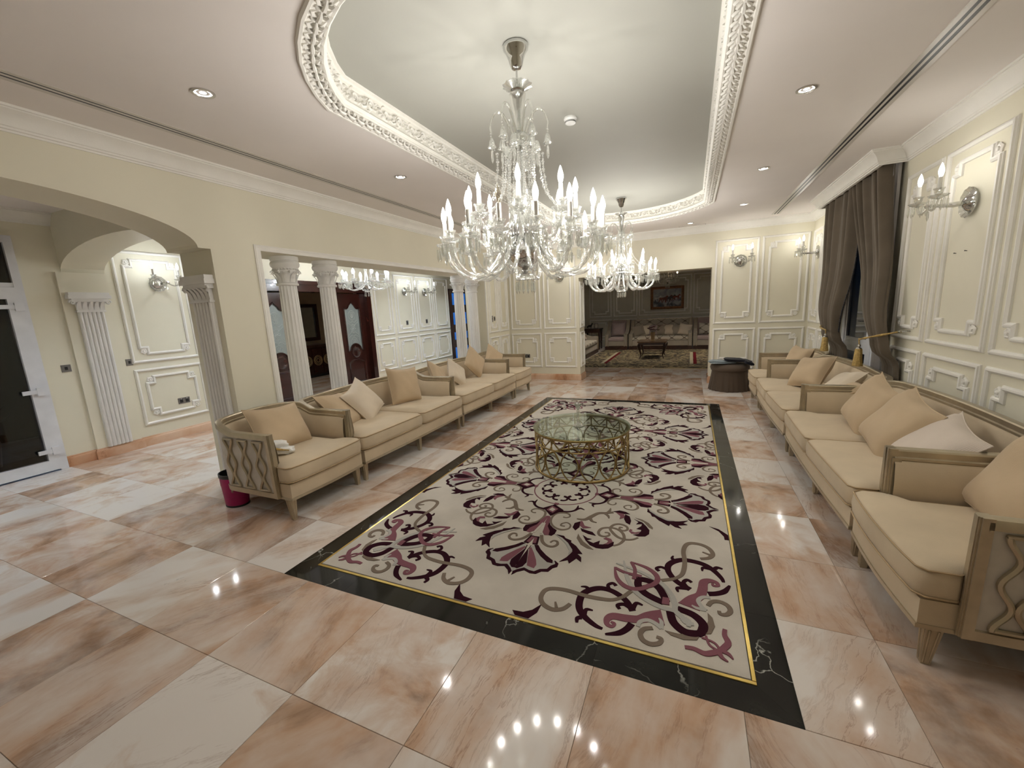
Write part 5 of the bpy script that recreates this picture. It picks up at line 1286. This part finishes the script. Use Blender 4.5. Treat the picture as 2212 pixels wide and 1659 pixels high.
# ------------------------------------------------------------------ window, curtains, tie-backs
t = bpy.data.objects.new('window_1', None); COL.objects.link(t); t['kind'] = 'structure'; t['label'] = 'white framed window with dark blue panes between taupe curtains'
g = G(); XW = XR + .10
g.sweep([(WY0, .30), (WY1, .30), (WY1, 2.78), (WY0, 2.78)], [(0, 0), (0, .07), (.10, .07), (.11, .05), (.11, 0)], lambda a, b, h: (XW + .07 - h, a, b), True); build('window_frame', g, 'upvc', t, 0)
g = G(); g.box(XW, XW+.06, 6.24, 6.36, .41, 2.67); build('mullion', g, 'upvc', t, 0)
for (a, b) in ((WY0+.11, 6.24), (6.36, WY1-.11)):
    g = G(); g.box(XW+.005, XW+.055, a, b, .88, .96); build('glazing_bar', g, 'upvc', t, 0)
    for (z0, z1) in ((.41, .88), (.96, 2.67)):
        g = G(); g.sweep([(a, z0), (b, z0), (b, z1), (a, z1)], [(0, 0), (0, .05), (.05, .05), (.05, 0)], lambda a, b, h: (XW + .06 - h, a, b), True); build('sash', g, 'upvc', t, 0)
        g = G(); g.box(XW+.03, XW+.04, a+.05, b-.05, z0+.05, z1-.05); build('pane', g, 'dkglass', t, 0)
g = G(); g.box(XR-.04, XW, WY0-.03, WY1+.03, .27, .30); build('window_sill', g, 'upvc', t, 0)
def curtain(label, edge0, edge1, folds, ph, x=1.765, amp=.055, m='curtain'):
    t = thing('curtain', label, 'curtain', (0, 0, 0))
    ZT = 2.84
    def f(u, v):
        z = ZT - (ZT-.03)*v; y0, y1 = edge0(z), edge1(z); wd = abs(y1-y0)
        a = amp * (.45 + .55*min(1, wd/.9)) ; s = u*folds*2*pi + ph
        lo_ = sstep((1.02-z)/.14); a *= 1 - .5*lo_
        xx = x + .075*lo_ + a*sin(s) + .3*a*sin(2.3*s+1+2*v) ; return (xx - .05*math.exp(-((z-1.35)/.35)**2)*(1-lo_), y0 + (y1-y0)*u + .018*sin(s*1.0+1.2+1.5*v), z)
    g = G(); g.grid(f, 110, 44); build('cloth', g, m, t, 60)
    return t, f
def sweep_edge(y_top, y_tie, y_bot, p=2.2):
    def e(z):
        if z >= 1.12: s = (2.86-z)/1.74; return y_top + (y_tie-y_top)*s**p
        s = (1.12-z)/1.1; return y_tie + (y_bot-y_tie)*min(1, s*1.3)
    return e
cn, fn_ = curtain('taupe curtain tied back toward the viewer, nearer of the pair', sweep_edge(5.49, 5.10, 4.98, 1.05), sweep_edge(6.40, 5.39, 5.30, 1.25), 4.7, .3)
cf, ff_ = curtain('taupe curtain tied back toward the far wall, farther of the pair', sweep_edge(6.30, 6.58, 6.42, 3.0), sweep_edge(7.48, 7.08, 7.15, 2.5), 4.7, 1.1)
g = G()
for k in range(60):
    v = .02 + .60*k/60; p = ff_(0.0, v); g.lathe([(0, .010), (.009, 0), (.006, -.02), (0, -.03)], 6, (p[0], p[1]-.012, p[2]))
build('tassel_fringe', g, 'dark', cf, 60)
g = G()
t = thing('sheer_curtain', 'narrow grey sheer hanging between the near curtain and wall', 'curtain')
def shf(u, v): z = 2.86 - 2.83*v; return (1.83 + .03*sin(u*22), 5.50 + .12*u - .10*v*(1-u), z)
g.grid(shf, 30, 12); build('cloth', g, 'sheer', t, 60)
def tieback(label, hook, front, tl, sgn):
    t = thing('tie_back', label, 'tie-back')
    R = Matrix.Rotation(-pi/2, 4, 'Y')
    g = G(); g.tube([hook, (hook[0]-.07, hook[1], hook[2])], .006, 8); g.lathe([(0, -.014), (.013, -.006), (.013, .006), (0, .014)], 10, (hook[0]-.075, hook[1], hook[2])); g.lathe([(.022, 0), (.022, .006), (0, .01)], 14, hook); build('hook', g, 'chrome', t)
    S = smooth_path([(hook[0]-.06, hook[1], hook[2]), (front[0]+.03, hook[1]*.6+front[1]*.4, (hook[2]+front[2])/2-.01), front], 8)
    g = G(); g.tube(S, .009, 8, lobe=.25, lobes=2, twist=.6); build('rope', g, 'gold_cord', t, 60)
    g = G(); g.tube([front, (tl[0], tl[1], tl[2]+.02)], .006, 6); build('tassel_cord', g, 'gold_cord', t, 60)
    g = G(); g.lathe([(0, .03), (.012, .022), (.016, .008), (.010, -.004), (.022, -.012), (.026, -.02)], 14, tl); build('tassel_head', g, 'chrome', t)
    g = G(); g.lathe([(.024, -.018), (.030, -.03), (.036, -.12), (.046, -.20), (.02, -.205), (0, -.20)], 28, tl, lobe=.07, lobes=9); build('tassel_skirt', g, 'gold_cord', t, 60)
tieback('gold tassel tie-back on the nearer curtain', (XR, 5.03, 1.215), (1.615, 5.36, 1.115), (1.615, 5.34, 1.04), 1)
tieback('gold tassel tie-back on the farther curtain', (XR, 7.20, 1.20), (1.62, 6.56, 1.135), (1.615, 6.54, 1.065), -1)

# ------------------------------------------------------------------ switches and sockets
def plate(label, cat, kind, loc, w_=.085, h_=.085, sock=False):
    t = thing('wall_' + cat.replace(' ', '_'), label, cat, loc, {'left': pi/2, 'far': 0, 'right': -pi/2}[kind])
    g = G(); g.box(-w_/2, w_/2, -.008, 0, -h_/2, h_/2); build('plate', g, 'plate', t, 0)
    if sock:
        for x in (-w_*.25, w_*.25):
            g = G(); g.box(x-.020, x+.020, -.011, -.008, -.026, .020); build('outlet_face', g, 'dark', t, 0)
            g = G(); g.box(x-.005, x+.005, -.013, -.008, .024, .034); build('rocker', g, 'white', t, 0)
    else:
        g = G(); g.box(-.012, .012, -.012, -.008, -.018, .018); build('rocker', g, 'dark', t, 0)
plate('square steel light switch between entrance door and pilaster', 'light switch', 'left', (XO, 2.345, 1.175))
plate('square steel light switch between pilaster and corridor panel', 'light switch', 'left', (XO, 2.955, 1.165), .07)
plate('double power socket low on the corridor panel under sconce', 'power socket', 'left', (XO, 3.50, .525), .15, .085, True)
plate('double power socket low on the far wall panel', 'power socket', 'far', (-3.44, YF, .535), .15, .085, True)
plate('larger dark switch on the far end of column wall', 'light switch', 'left', (XL, 7.86, 1.43), .085, .13)
plate('small dark thermostat beside the switch on column wall', 'thermostat', 'left', (XL, 7.985, 1.43), .06, .09)
plate('dark switch under the first pair of corridor sconces', 'light switch', 'left', (XO, 8.92, 1.40), .08, .11)
plate('dark switch under the second pair of corridor sconces', 'light switch', 'left', (XO, 9.80, 1.40), .08, .11)
for k, (y, z) in enumerate(((4.44, 1.86), (4.30, 1.865))):
    t = thing('wall_nail', ['bare nail in the window wall panel, farther of two', 'bare nail in the window wall panel, nearer of two'][k], 'nail', (XR, y, z))
    g = G(); g.tube([(0, 0, 0), (-.012, 0, .002)], .0025, 6); build('shank', g, 'dark', t); g = G(); g.lathe([(.005, 0), (.005, .002), (0, .002)], 8); g.xf(Matrix.Translation((-.012, 0, .002)) @ Matrix.Rotation(-pi/2, 4, 'Y')); build('head', g, 'dark', t)

# ------------------------------------------------------------------ second sitting room beyond the doorway
FX0, FX1, FY1, FZ = -4.1, 2.3, 15.9, 2.72
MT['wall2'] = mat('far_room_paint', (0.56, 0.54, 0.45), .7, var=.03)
g = G(); g.box(FX0, FX1, FY1, FY1+.2, 0, FZ); wall_far2 = struct('wall_far_room', g, 'wall2', 0)
g = G(); g.box(FX0-.2, FX0, YF2, FY1, 0, FZ); struct('wall_far_room_left', g, 'wall2', 0)
g = G(); g.box(FX1, FX1+.2, YF2, FY1, 0, FZ); struct('wall_far_room_right', g, 'wall2', 0)
g = G(); g.box(FX0, FX1, YF2, FY1, FZ, FZ+.1); struct('ceiling_far_room', g, 'ceil', 0)
g = G(); g.box(FX0, FX1, 10.6, FY1, -.06, -.001); o = build('floor_far_room', g, 'marble'); o['kind'] = 'structure'
g = G(); g.box(FX0, XLI+.15+.0, YF2, 10.6, -.06, -.004); 
g = G(); g.box(XLI, XR+.4, 10.57, 10.61, -.01, .006); o = build('trim_5', g, 'brass', None, 0); o['kind'] = 'structure'; o['label'] = 'brass threshold strip at the far room'
for (a, b) in ((-3.57, -2.775), (-2.66, -1.835), (-1.75, -.02), (.08, .90), (1.0, 1.8)):
    panel(wall_far2, 'far', FY1, a, b, 1.165, 2.50, ros=False); panel(wall_far2, 'far', FY1, a, b, .3, 1.03, ros=False)
g = G(); g.sweep([(FX1, FY1), (FX0, FY1)], [(0, 2.58), (.02, 2.58), (.03, 2.62), (.10, 2.69), (.11, 2.72)], XYZ); o = build('trim_6', g, 'trim'); o['kind'] = 'structure'; o['label'] = 'cornice of the far room'
def lattice_mat(name, base, line, k=16.0):
    m, nt, b = newmat(name); co = coords(nt); s = nd(nt, 'ShaderNodeSeparateXYZ', Vector=co)
    def cs(out, kk):
        q = nd(nt, 'ShaderNodeMath', {'operation': 'MULTIPLY'}, i0=out, i1=kk); return nd(nt, 'ShaderNodeMath', {'operation': 'COSINE'}, i0=q.outputs[0]).outputs[0]
    a = cs(s.outputs[0], k); c = cs(s.outputs[2], k*1.5); d = nd(nt, 'ShaderNodeMath', {'operation': 'ADD'}, i0=a, i1=c).outputs[0]
    e = nd(nt, 'ShaderNodeMath', {'operation': 'ABSOLUTE'}, i0=d).outputs[0]
    col = ramp(nt, e, [(.10, line), (.22, base)]).outputs[0]
    nt.links.new(col, b.inputs['Base Color']); b.inputs['Roughness'].default_value = .75; return m
MT['quilt'] = lattice_mat('ogee_quilt', (0.50, 0.45, 0.36), (0.13, 0.10, 0.07))
MT['pinkish'] = weave('dusty_pink_cloth', (0.40, 0.31, 0.29))
MT['greige'] = weave('greige_cloth', (0.38, 0.33, 0.26))
MT['striped'] = weave('striped_cloth', (0.48, 0.42, 0.33), stripe=(14.0, (0.16, 0.11, 0.08)))
def lounge(name, label, cat, cx, cy, rot, W, fab, fab2, group=None, H=1.01):
    t = thing(name, label, cat, (cx, cy, 0), rot, group)
    g = G(); g.box(-W/2, W/2, .02, .95, 0, .135); build('plinth', g, 'wood2', t, 0)
    g = G(); g.box(-W/2+.02, W/2-.02, .03, .93, .135, .31); build('seat_base', g, fab, t, 0)
    a = .13
    g, pp = seat_cushion([(-W/2+a, .02), (0, .0), (W/2-a, .02), (W/2-a, .72), (0, .74), (-W/2+a, .72)], .31, .115); build('seat_cushion', g, fab2, t, 60)
    for s in (-1, 1):
        prof = [(.02, .12), (.02, .50), (.04, .545), (.10, .55), (.30, .56), (.52, .66), (.66, .84), (.74, H-.01), (.95, H), (.95, .12)]
        g = G(); g.prism(prof, lambda y, z, h: (s*(W/2 - h), y, z), 0, a-.005); build('arm', g, fab, t, 20)
        g = G(); g.tube([(s*(W/2-.02), y, z) for (y, z) in smooth_path(prof[:9], 3)], .014, 6); build('arm_trim', g, 'frame', t, 60)
        g = G(); g.tube([(s*(W/2-a+.02), y, z) for (y, z) in smooth_path(prof[:9], 3)], .012, 6); build('arm_trim', g, 'frame', t, 60)
    g = G(); g.add([(-W/2+a, .74, .30), (W/2-a, .74, .30), (W/2-a, .84, H), (-W/2+a, .84, H), (-W/2+a, .95, .30), (W/2-a, .95, .30), (W/2-a, .95, H), (-W/2+a, .95, H)], [(3,2,1,0),(4,5,6,7),(0,1,5,4),(1,2,6,5),(2,3,7,6),(3,0,4,7)]); build('backrest', g, fab2, t, 0)
    g = G(); g.tube([(-W/2+a, .85, H), (0, .85, H+.012), (W/2-a, .85, H)], .014, 6); build('top_rail', g, 'frame', t, 60)
    return t
lounge('high_back_armchair', 'pinkish high-back armchair beside the quilted sofa in far room', 'armchair', -2.43, 14.9, 0, .79, 'greige', 'pinkish')
lounge('quilted_sofa', 'quilted high-back sofa with many cushions under the horse painting', 'sofa', -.97, 14.9, 0, 2.05, 'greige', 'quilt')
lounge('high_back_armchair', 'high-back armchair half hidden by the doorway, quilted cushion on it', 'armchair', .48, 14.9, 0, .79, 'greige', 'pinkish')
lounge('dim_sofa', 'dim sofa along the side of far room, seen end-on', 'sofa', -2.90, 12.5, pi/2, 3.4, 'greige', 'quilt', None, .92)
FG = 'cushions on the quilted far sofa'
def fp(label, m, x, y, seed, roll=0, w_=.40, lean=.25, z=.645, face=0): pillow(label, m, (x, y, z), face, lean, roll, w_, w_, .14, seed, FG)
fp('striped cushion at the outer end of quilted far sofa', 'striped', -1.71, 15.35, 31, -.30)
fp('pale cream cushion next to the striped one, far sofa', 'cream', -1.46, 15.42, 32, -.1)
fp('pinkish cushion behind the red flowers, far sofa', 'pinkish', -1.22, 15.42, 33)
fp('light striped cushion just past the vase, far sofa', 'striped', -.93, 15.42, 34, .05)
fp('cream cushion in the middle of far sofa', 'cream', -.70, 15.42, 35)
fp('plain greige cushion on far sofa', 'greige', -.45, 15.42, 36, .1)
fp('cream cushion nearest the inner arm, far sofa', 'cream', -.18, 15.36, 37, .25)
pillow('large pinkish back cushion in the far room armchair', 'pinkish', (-2.43, 15.44, .70), 0, .15, 0, .50, .50, .16, 38)
pillow('quilted cushion on the half hidden far armchair', 'quilt', (.48, 15.40, .66), 0, .2, 0, .44, .40, .15, 39)
pillow('striped cushion on the dim end-on sofa', 'striped', (-3.35, 13.75, .62), pi/2+.5, .4, .3, .44, .44, .15, 40)
# coffee table, vase of dark red flowers
t = thing('carved_table', 'dark carved table with curved legs on the far room rug', 'table', (-1.02, 12.8, .012))
g = G(); P = [(-.36, -.42), (.36, -.42), (.40, -.36), (.40, .36), (.36, .42), (-.36, .42), (-.40, .36), (-.40, -.36)]; g.prism(P, XYZ, .455, .485); build('top', g, mat('table_veneer', (0.16, 0.09, 0.05), .25), t, 0)
g = G(); g.sweep([(p[0]*.9, p[1]*.9) for p in P], [(0, .39), (-.02, .39), (-.02, .455), (0, .455)], XYZ, True); build('apron', g, 'wood2', t, 0)
for sx in (-1, 1):
    for sy in (-1, 1):
        g = G(); g.tube(smooth_path([(sx*.31, sy*.34, .44), (sx*.36, sy*.38, .36), (sx*.32, sy*.35, .20), (sx*.30, sy*.33, .08), (sx*.335, sy*.365, .0)], 4), [.035]*3 + [.042]*4 + [.026]*4 + [.018]*4 + [.016]*2, 8); build('leg', g, 'wood2', t, 60)
for s in (-1, 1): g = G(); g.tube([(-.30, s*.33, .14), (.30, s*.33, .14)], .010, 6); build('stretcher', g, 'wood2', t, 60)
t = thing('flower_vase', 'tan vase of dark red flowers on the carved table', 'vase', (-1.02, 12.8, .4975))
g = G(); g.lathe([(.085, 0), (.085, .012), (.05, .02), (.055, .10), (.07, .24), (.065, .245), (.045, .10), (0, .05)], 20); build('vase', g, mat('vase_tan', (0.30, 0.20, 0.10), .4), t)
MT['petal'] = mat('dark_red_petal', (0.045, 0.004, 0.009), .7, spec=.1)
for k in range(16):
    a = 2.4*k; r = .05 + .16*((k*.37) % 1); z = .30 + .12*((k*.61) % 1); p = (r*cos(a), r*sin(a), z)
    g = G()
    for q in range(6):
        b = 2*pi*q/6; d = Vector((cos(b), sin(b), .35)); s_ = Vector((-sin(b), cos(b), 0)); g.add([p, Vector(p)+d*.035+s_*.022, Vector(p)+d*.065, Vector(p)+d*.035-s_*.022], [(0, 1, 2, 3)])
    f = build('flower', g, 'petal', t, 0); g = G(); g.tube([(0, 0, .2), p], .003, 4); build('stem', g, 'leafdark', f)
# side table with photo frames
t = thing('side_table', 'dark small side table in the corner of far room', 'table', (-3.32, 15.25, 0))
g = G(); g.box(-.32, .32, -.28, .28, .73, .765); build('top', g, 'wood2', t, 0); g = G(); g.box(-.29, .29, -.25, .25, .62, .73); d = build('drawer', g, 'wood2', t, 0)
for s in (-1, 1):
    for q in (-1, 1): g = G(); g.frustum((s*.26, q*.22), .018, .018, .028, .028, 0, .62); build('leg', g, 'wood2', t, 0)
g = G(); g.box(-.27, .27, -.23, .23, .25, .27); build('shelf', g, 'wood2', t, 0)
t = thing('photo_frame', 'small dark photo frame standing on the side table', 'photo frame', (-3.20, 15.25, .766), .2)
g = G(); g.box(-.07, .07, 0, .012, 0, .18); build('frame', g, 'wood2', t, 0); g = G(); g.box(-.05, .05, -.002, 0, .02, .16); build('photo', g, 'greige', t, 0)
t = thing('ornament_figure', 'dark animal-like ornament on the side table', 'ornament', (-3.44, 15.22, .766))
g = G(); g.tube(smooth_path([(-.10, 0, .05), (-.04, 0, .09), (.04, 0, .10), (.09, 0, .17), (.13, 0, .18)], 4), [.02]*4 + [.035]*6 + [.022]*5 + [.014]*2, 8); build('body', g, 'dark', t, 60)
for x in (-.06, .05): g = G(); g.tube([(x, 0, .08), (x-.01, 0, 0)], .010, 6); build('leg', g, 'dark', t, 60)
# patterned rug with red bars
def floral(name):
    m, nt, b = newmat(name); co = coords(nt)
    n = nd(nt, 'ShaderNodeTexNoise', Vector=co, Scale=7.0, Detail=4.0, Distortion=1.4); v = nd(nt, 'ShaderNodeTexVoronoi', Vector=co, Scale=5.0)
    c = ramp(nt, n.outputs[0], [(.46, (.035, .026, .016)), (.52, (.24, .18, .085)), (.64, (.33, .27, .16))]).outputs[0]
    c = mix(nt, ramp(nt, v.outputs[0], [(.12, (1, 1, 1)), (.2, (0, 0, 0))]).outputs[0], c, (.10, .03, .02))
    nt.links.new(c, b.inputs['Base Color']); b.inputs['Roughness'].default_value = .95; return m
t = thing('floral_rug', 'gold and dark floral rug with two red bars in far room', 'rug', (-1.0, 12.75, 0))
g = G(); g.box(-1.85, 2.3, -2.05, 2.05, 0, .010); build('field', g, floral('floral_pile'), t, 0)
MT['redbar'] = weave('rug_red', (0.13, 0.005, 0.010), sheen=0.0); MT['paleband'] = weave('rug_pale', (0.40, 0.34, 0.22))
for x in (-1.15, 1.13):
    g = G(); g.box(x-.04, x+.04, -1.4, 1.25, .008, .012); build('red_bar', g, 'redbar', t, 0)
    g = G(); g.box(x-.13, x-.05, -1.4, 1.25, .008, .0115); build('pale_band', g, 'paleband', t, 0)
# framed painting of galloping horses
t = thing('framed_painting', 'gold framed painting of galloping horses on far room wall', 'painting', (-.795, FY1-.018, 1.745))
pw, ph_ = .555, .395
g = G(); g.sweep([(-pw, -ph_), (pw, -ph_), (pw, ph_), (-pw, ph_)], [(0, 0), (0, .035), (.02, .045), (.05, .03), (.085, .035), (.09, .015), (.09, 0)], lambda a, b, h: (a, -h, b), True); build('frame', g, mat('dark_gold_frame', (0.17, 0.075, 0.025), .35, .4, var=.3, scale=20), t, 30)
def canvas(name):
    m, nt, b = newmat(name); co = coords(nt); n = nd(nt, 'ShaderNodeTexNoise', Vector=co, Scale=5.0, Detail=6.0, Distortion=.8); s = nd(nt, 'ShaderNodeSeparateXYZ', Vector=co)
    sky = ramp(nt, n.outputs[0], [(.35, (.20, .22, .25)), (.65, (.42, .43, .42))]).outputs[0]; gr = ramp(nt, n.outputs[0], [(.4, (.05, .06, .08)), (.6, (.36, .36, .36))]).outputs[0]
    f = nd(nt, 'ShaderNodeMapRange', i0=s.outputs[2], i1=-.05, i2=.06, i3=0.0, i4=1.0); nt.links.new(mix(nt, f.outputs[0], gr, sky), b.inputs['Base Color']); b.inputs['Roughness'].default_value = .6; return m
g = G(); g.box(-pw+.09, pw-.09, -.012, 0, -ph_+.09, ph_-.09); cv = build('canvas', g, canvas('horse_canvas'), t, 0)
HORSE = [(-.11, .02), (-.13, -.02), (-.15, -.10), (-.135, -.10), (-.10, -.03), (-.07, -.02), (-.05, -.11), (-.035, -.11), (-.04, -.01), (.03, -.01), (.05, -.10), (.065, -.10), (.06, -.02), (.11, -.07), (.12, -.06), (.09, .01), (.10, .06), (.15, .045), (.155, .06), (.12, .105), (.09, .105), (.04, .055), (-.06, .05), (-.10, .05), (-.16, .03)]
for k, (x, z, s_, c) in enumerate(((-.32, -.02, .9, (.45, .44, .42)), (-.12, -.05, 1.15, (.15, .045, .028)), (.02, -.04, 1.2, (.10, .03, .02)), (.14, -.02, 1.05, (.03, .028, .028)), (.31, .0, .95, (.17, .04, .022)))):
    g = G(); g.prism([(p[0]*s_+x, p[1]*s_+z) for p in HORSE], lambda a, b, h: (a, -.012-h, b), 0, .0012 + .0004*k); build('painted_horse', g, mat('paint_horse_%d' % k, c, .6, var=.3, scale=25), cv, 0)
# added fill spots, no known fittings, keep the far room readable
def far_fill(x, y, label, p):
    t = thing('ceiling_spot', label, 'spotlight', (x, y, FZ), 0, 'recessed ceiling spots'); obj('trim_ring', rg_, t); obj('lens', ln_, t, (0, 0, -.006))
    l = bpy.data.lights.new('spot_beam', 'SPOT'); l.energy = p; l.spot_size = radians(120); l.spot_blend = 1; l.shadow_soft_size = .05; l.color = (1, .92, .8)
    lo = bpy.data.objects.new('spot_beam', l); COL.objects.link(lo); lo.location = (0, 0, -.02); lo.parent = t
far_fill(-2.2, 13.2, 'added fill spot in the far room ceiling above dim sofa', 115.0); far_fill(0.6, 13.2, 'added fill spot in the far room ceiling above red bar', 115.0)
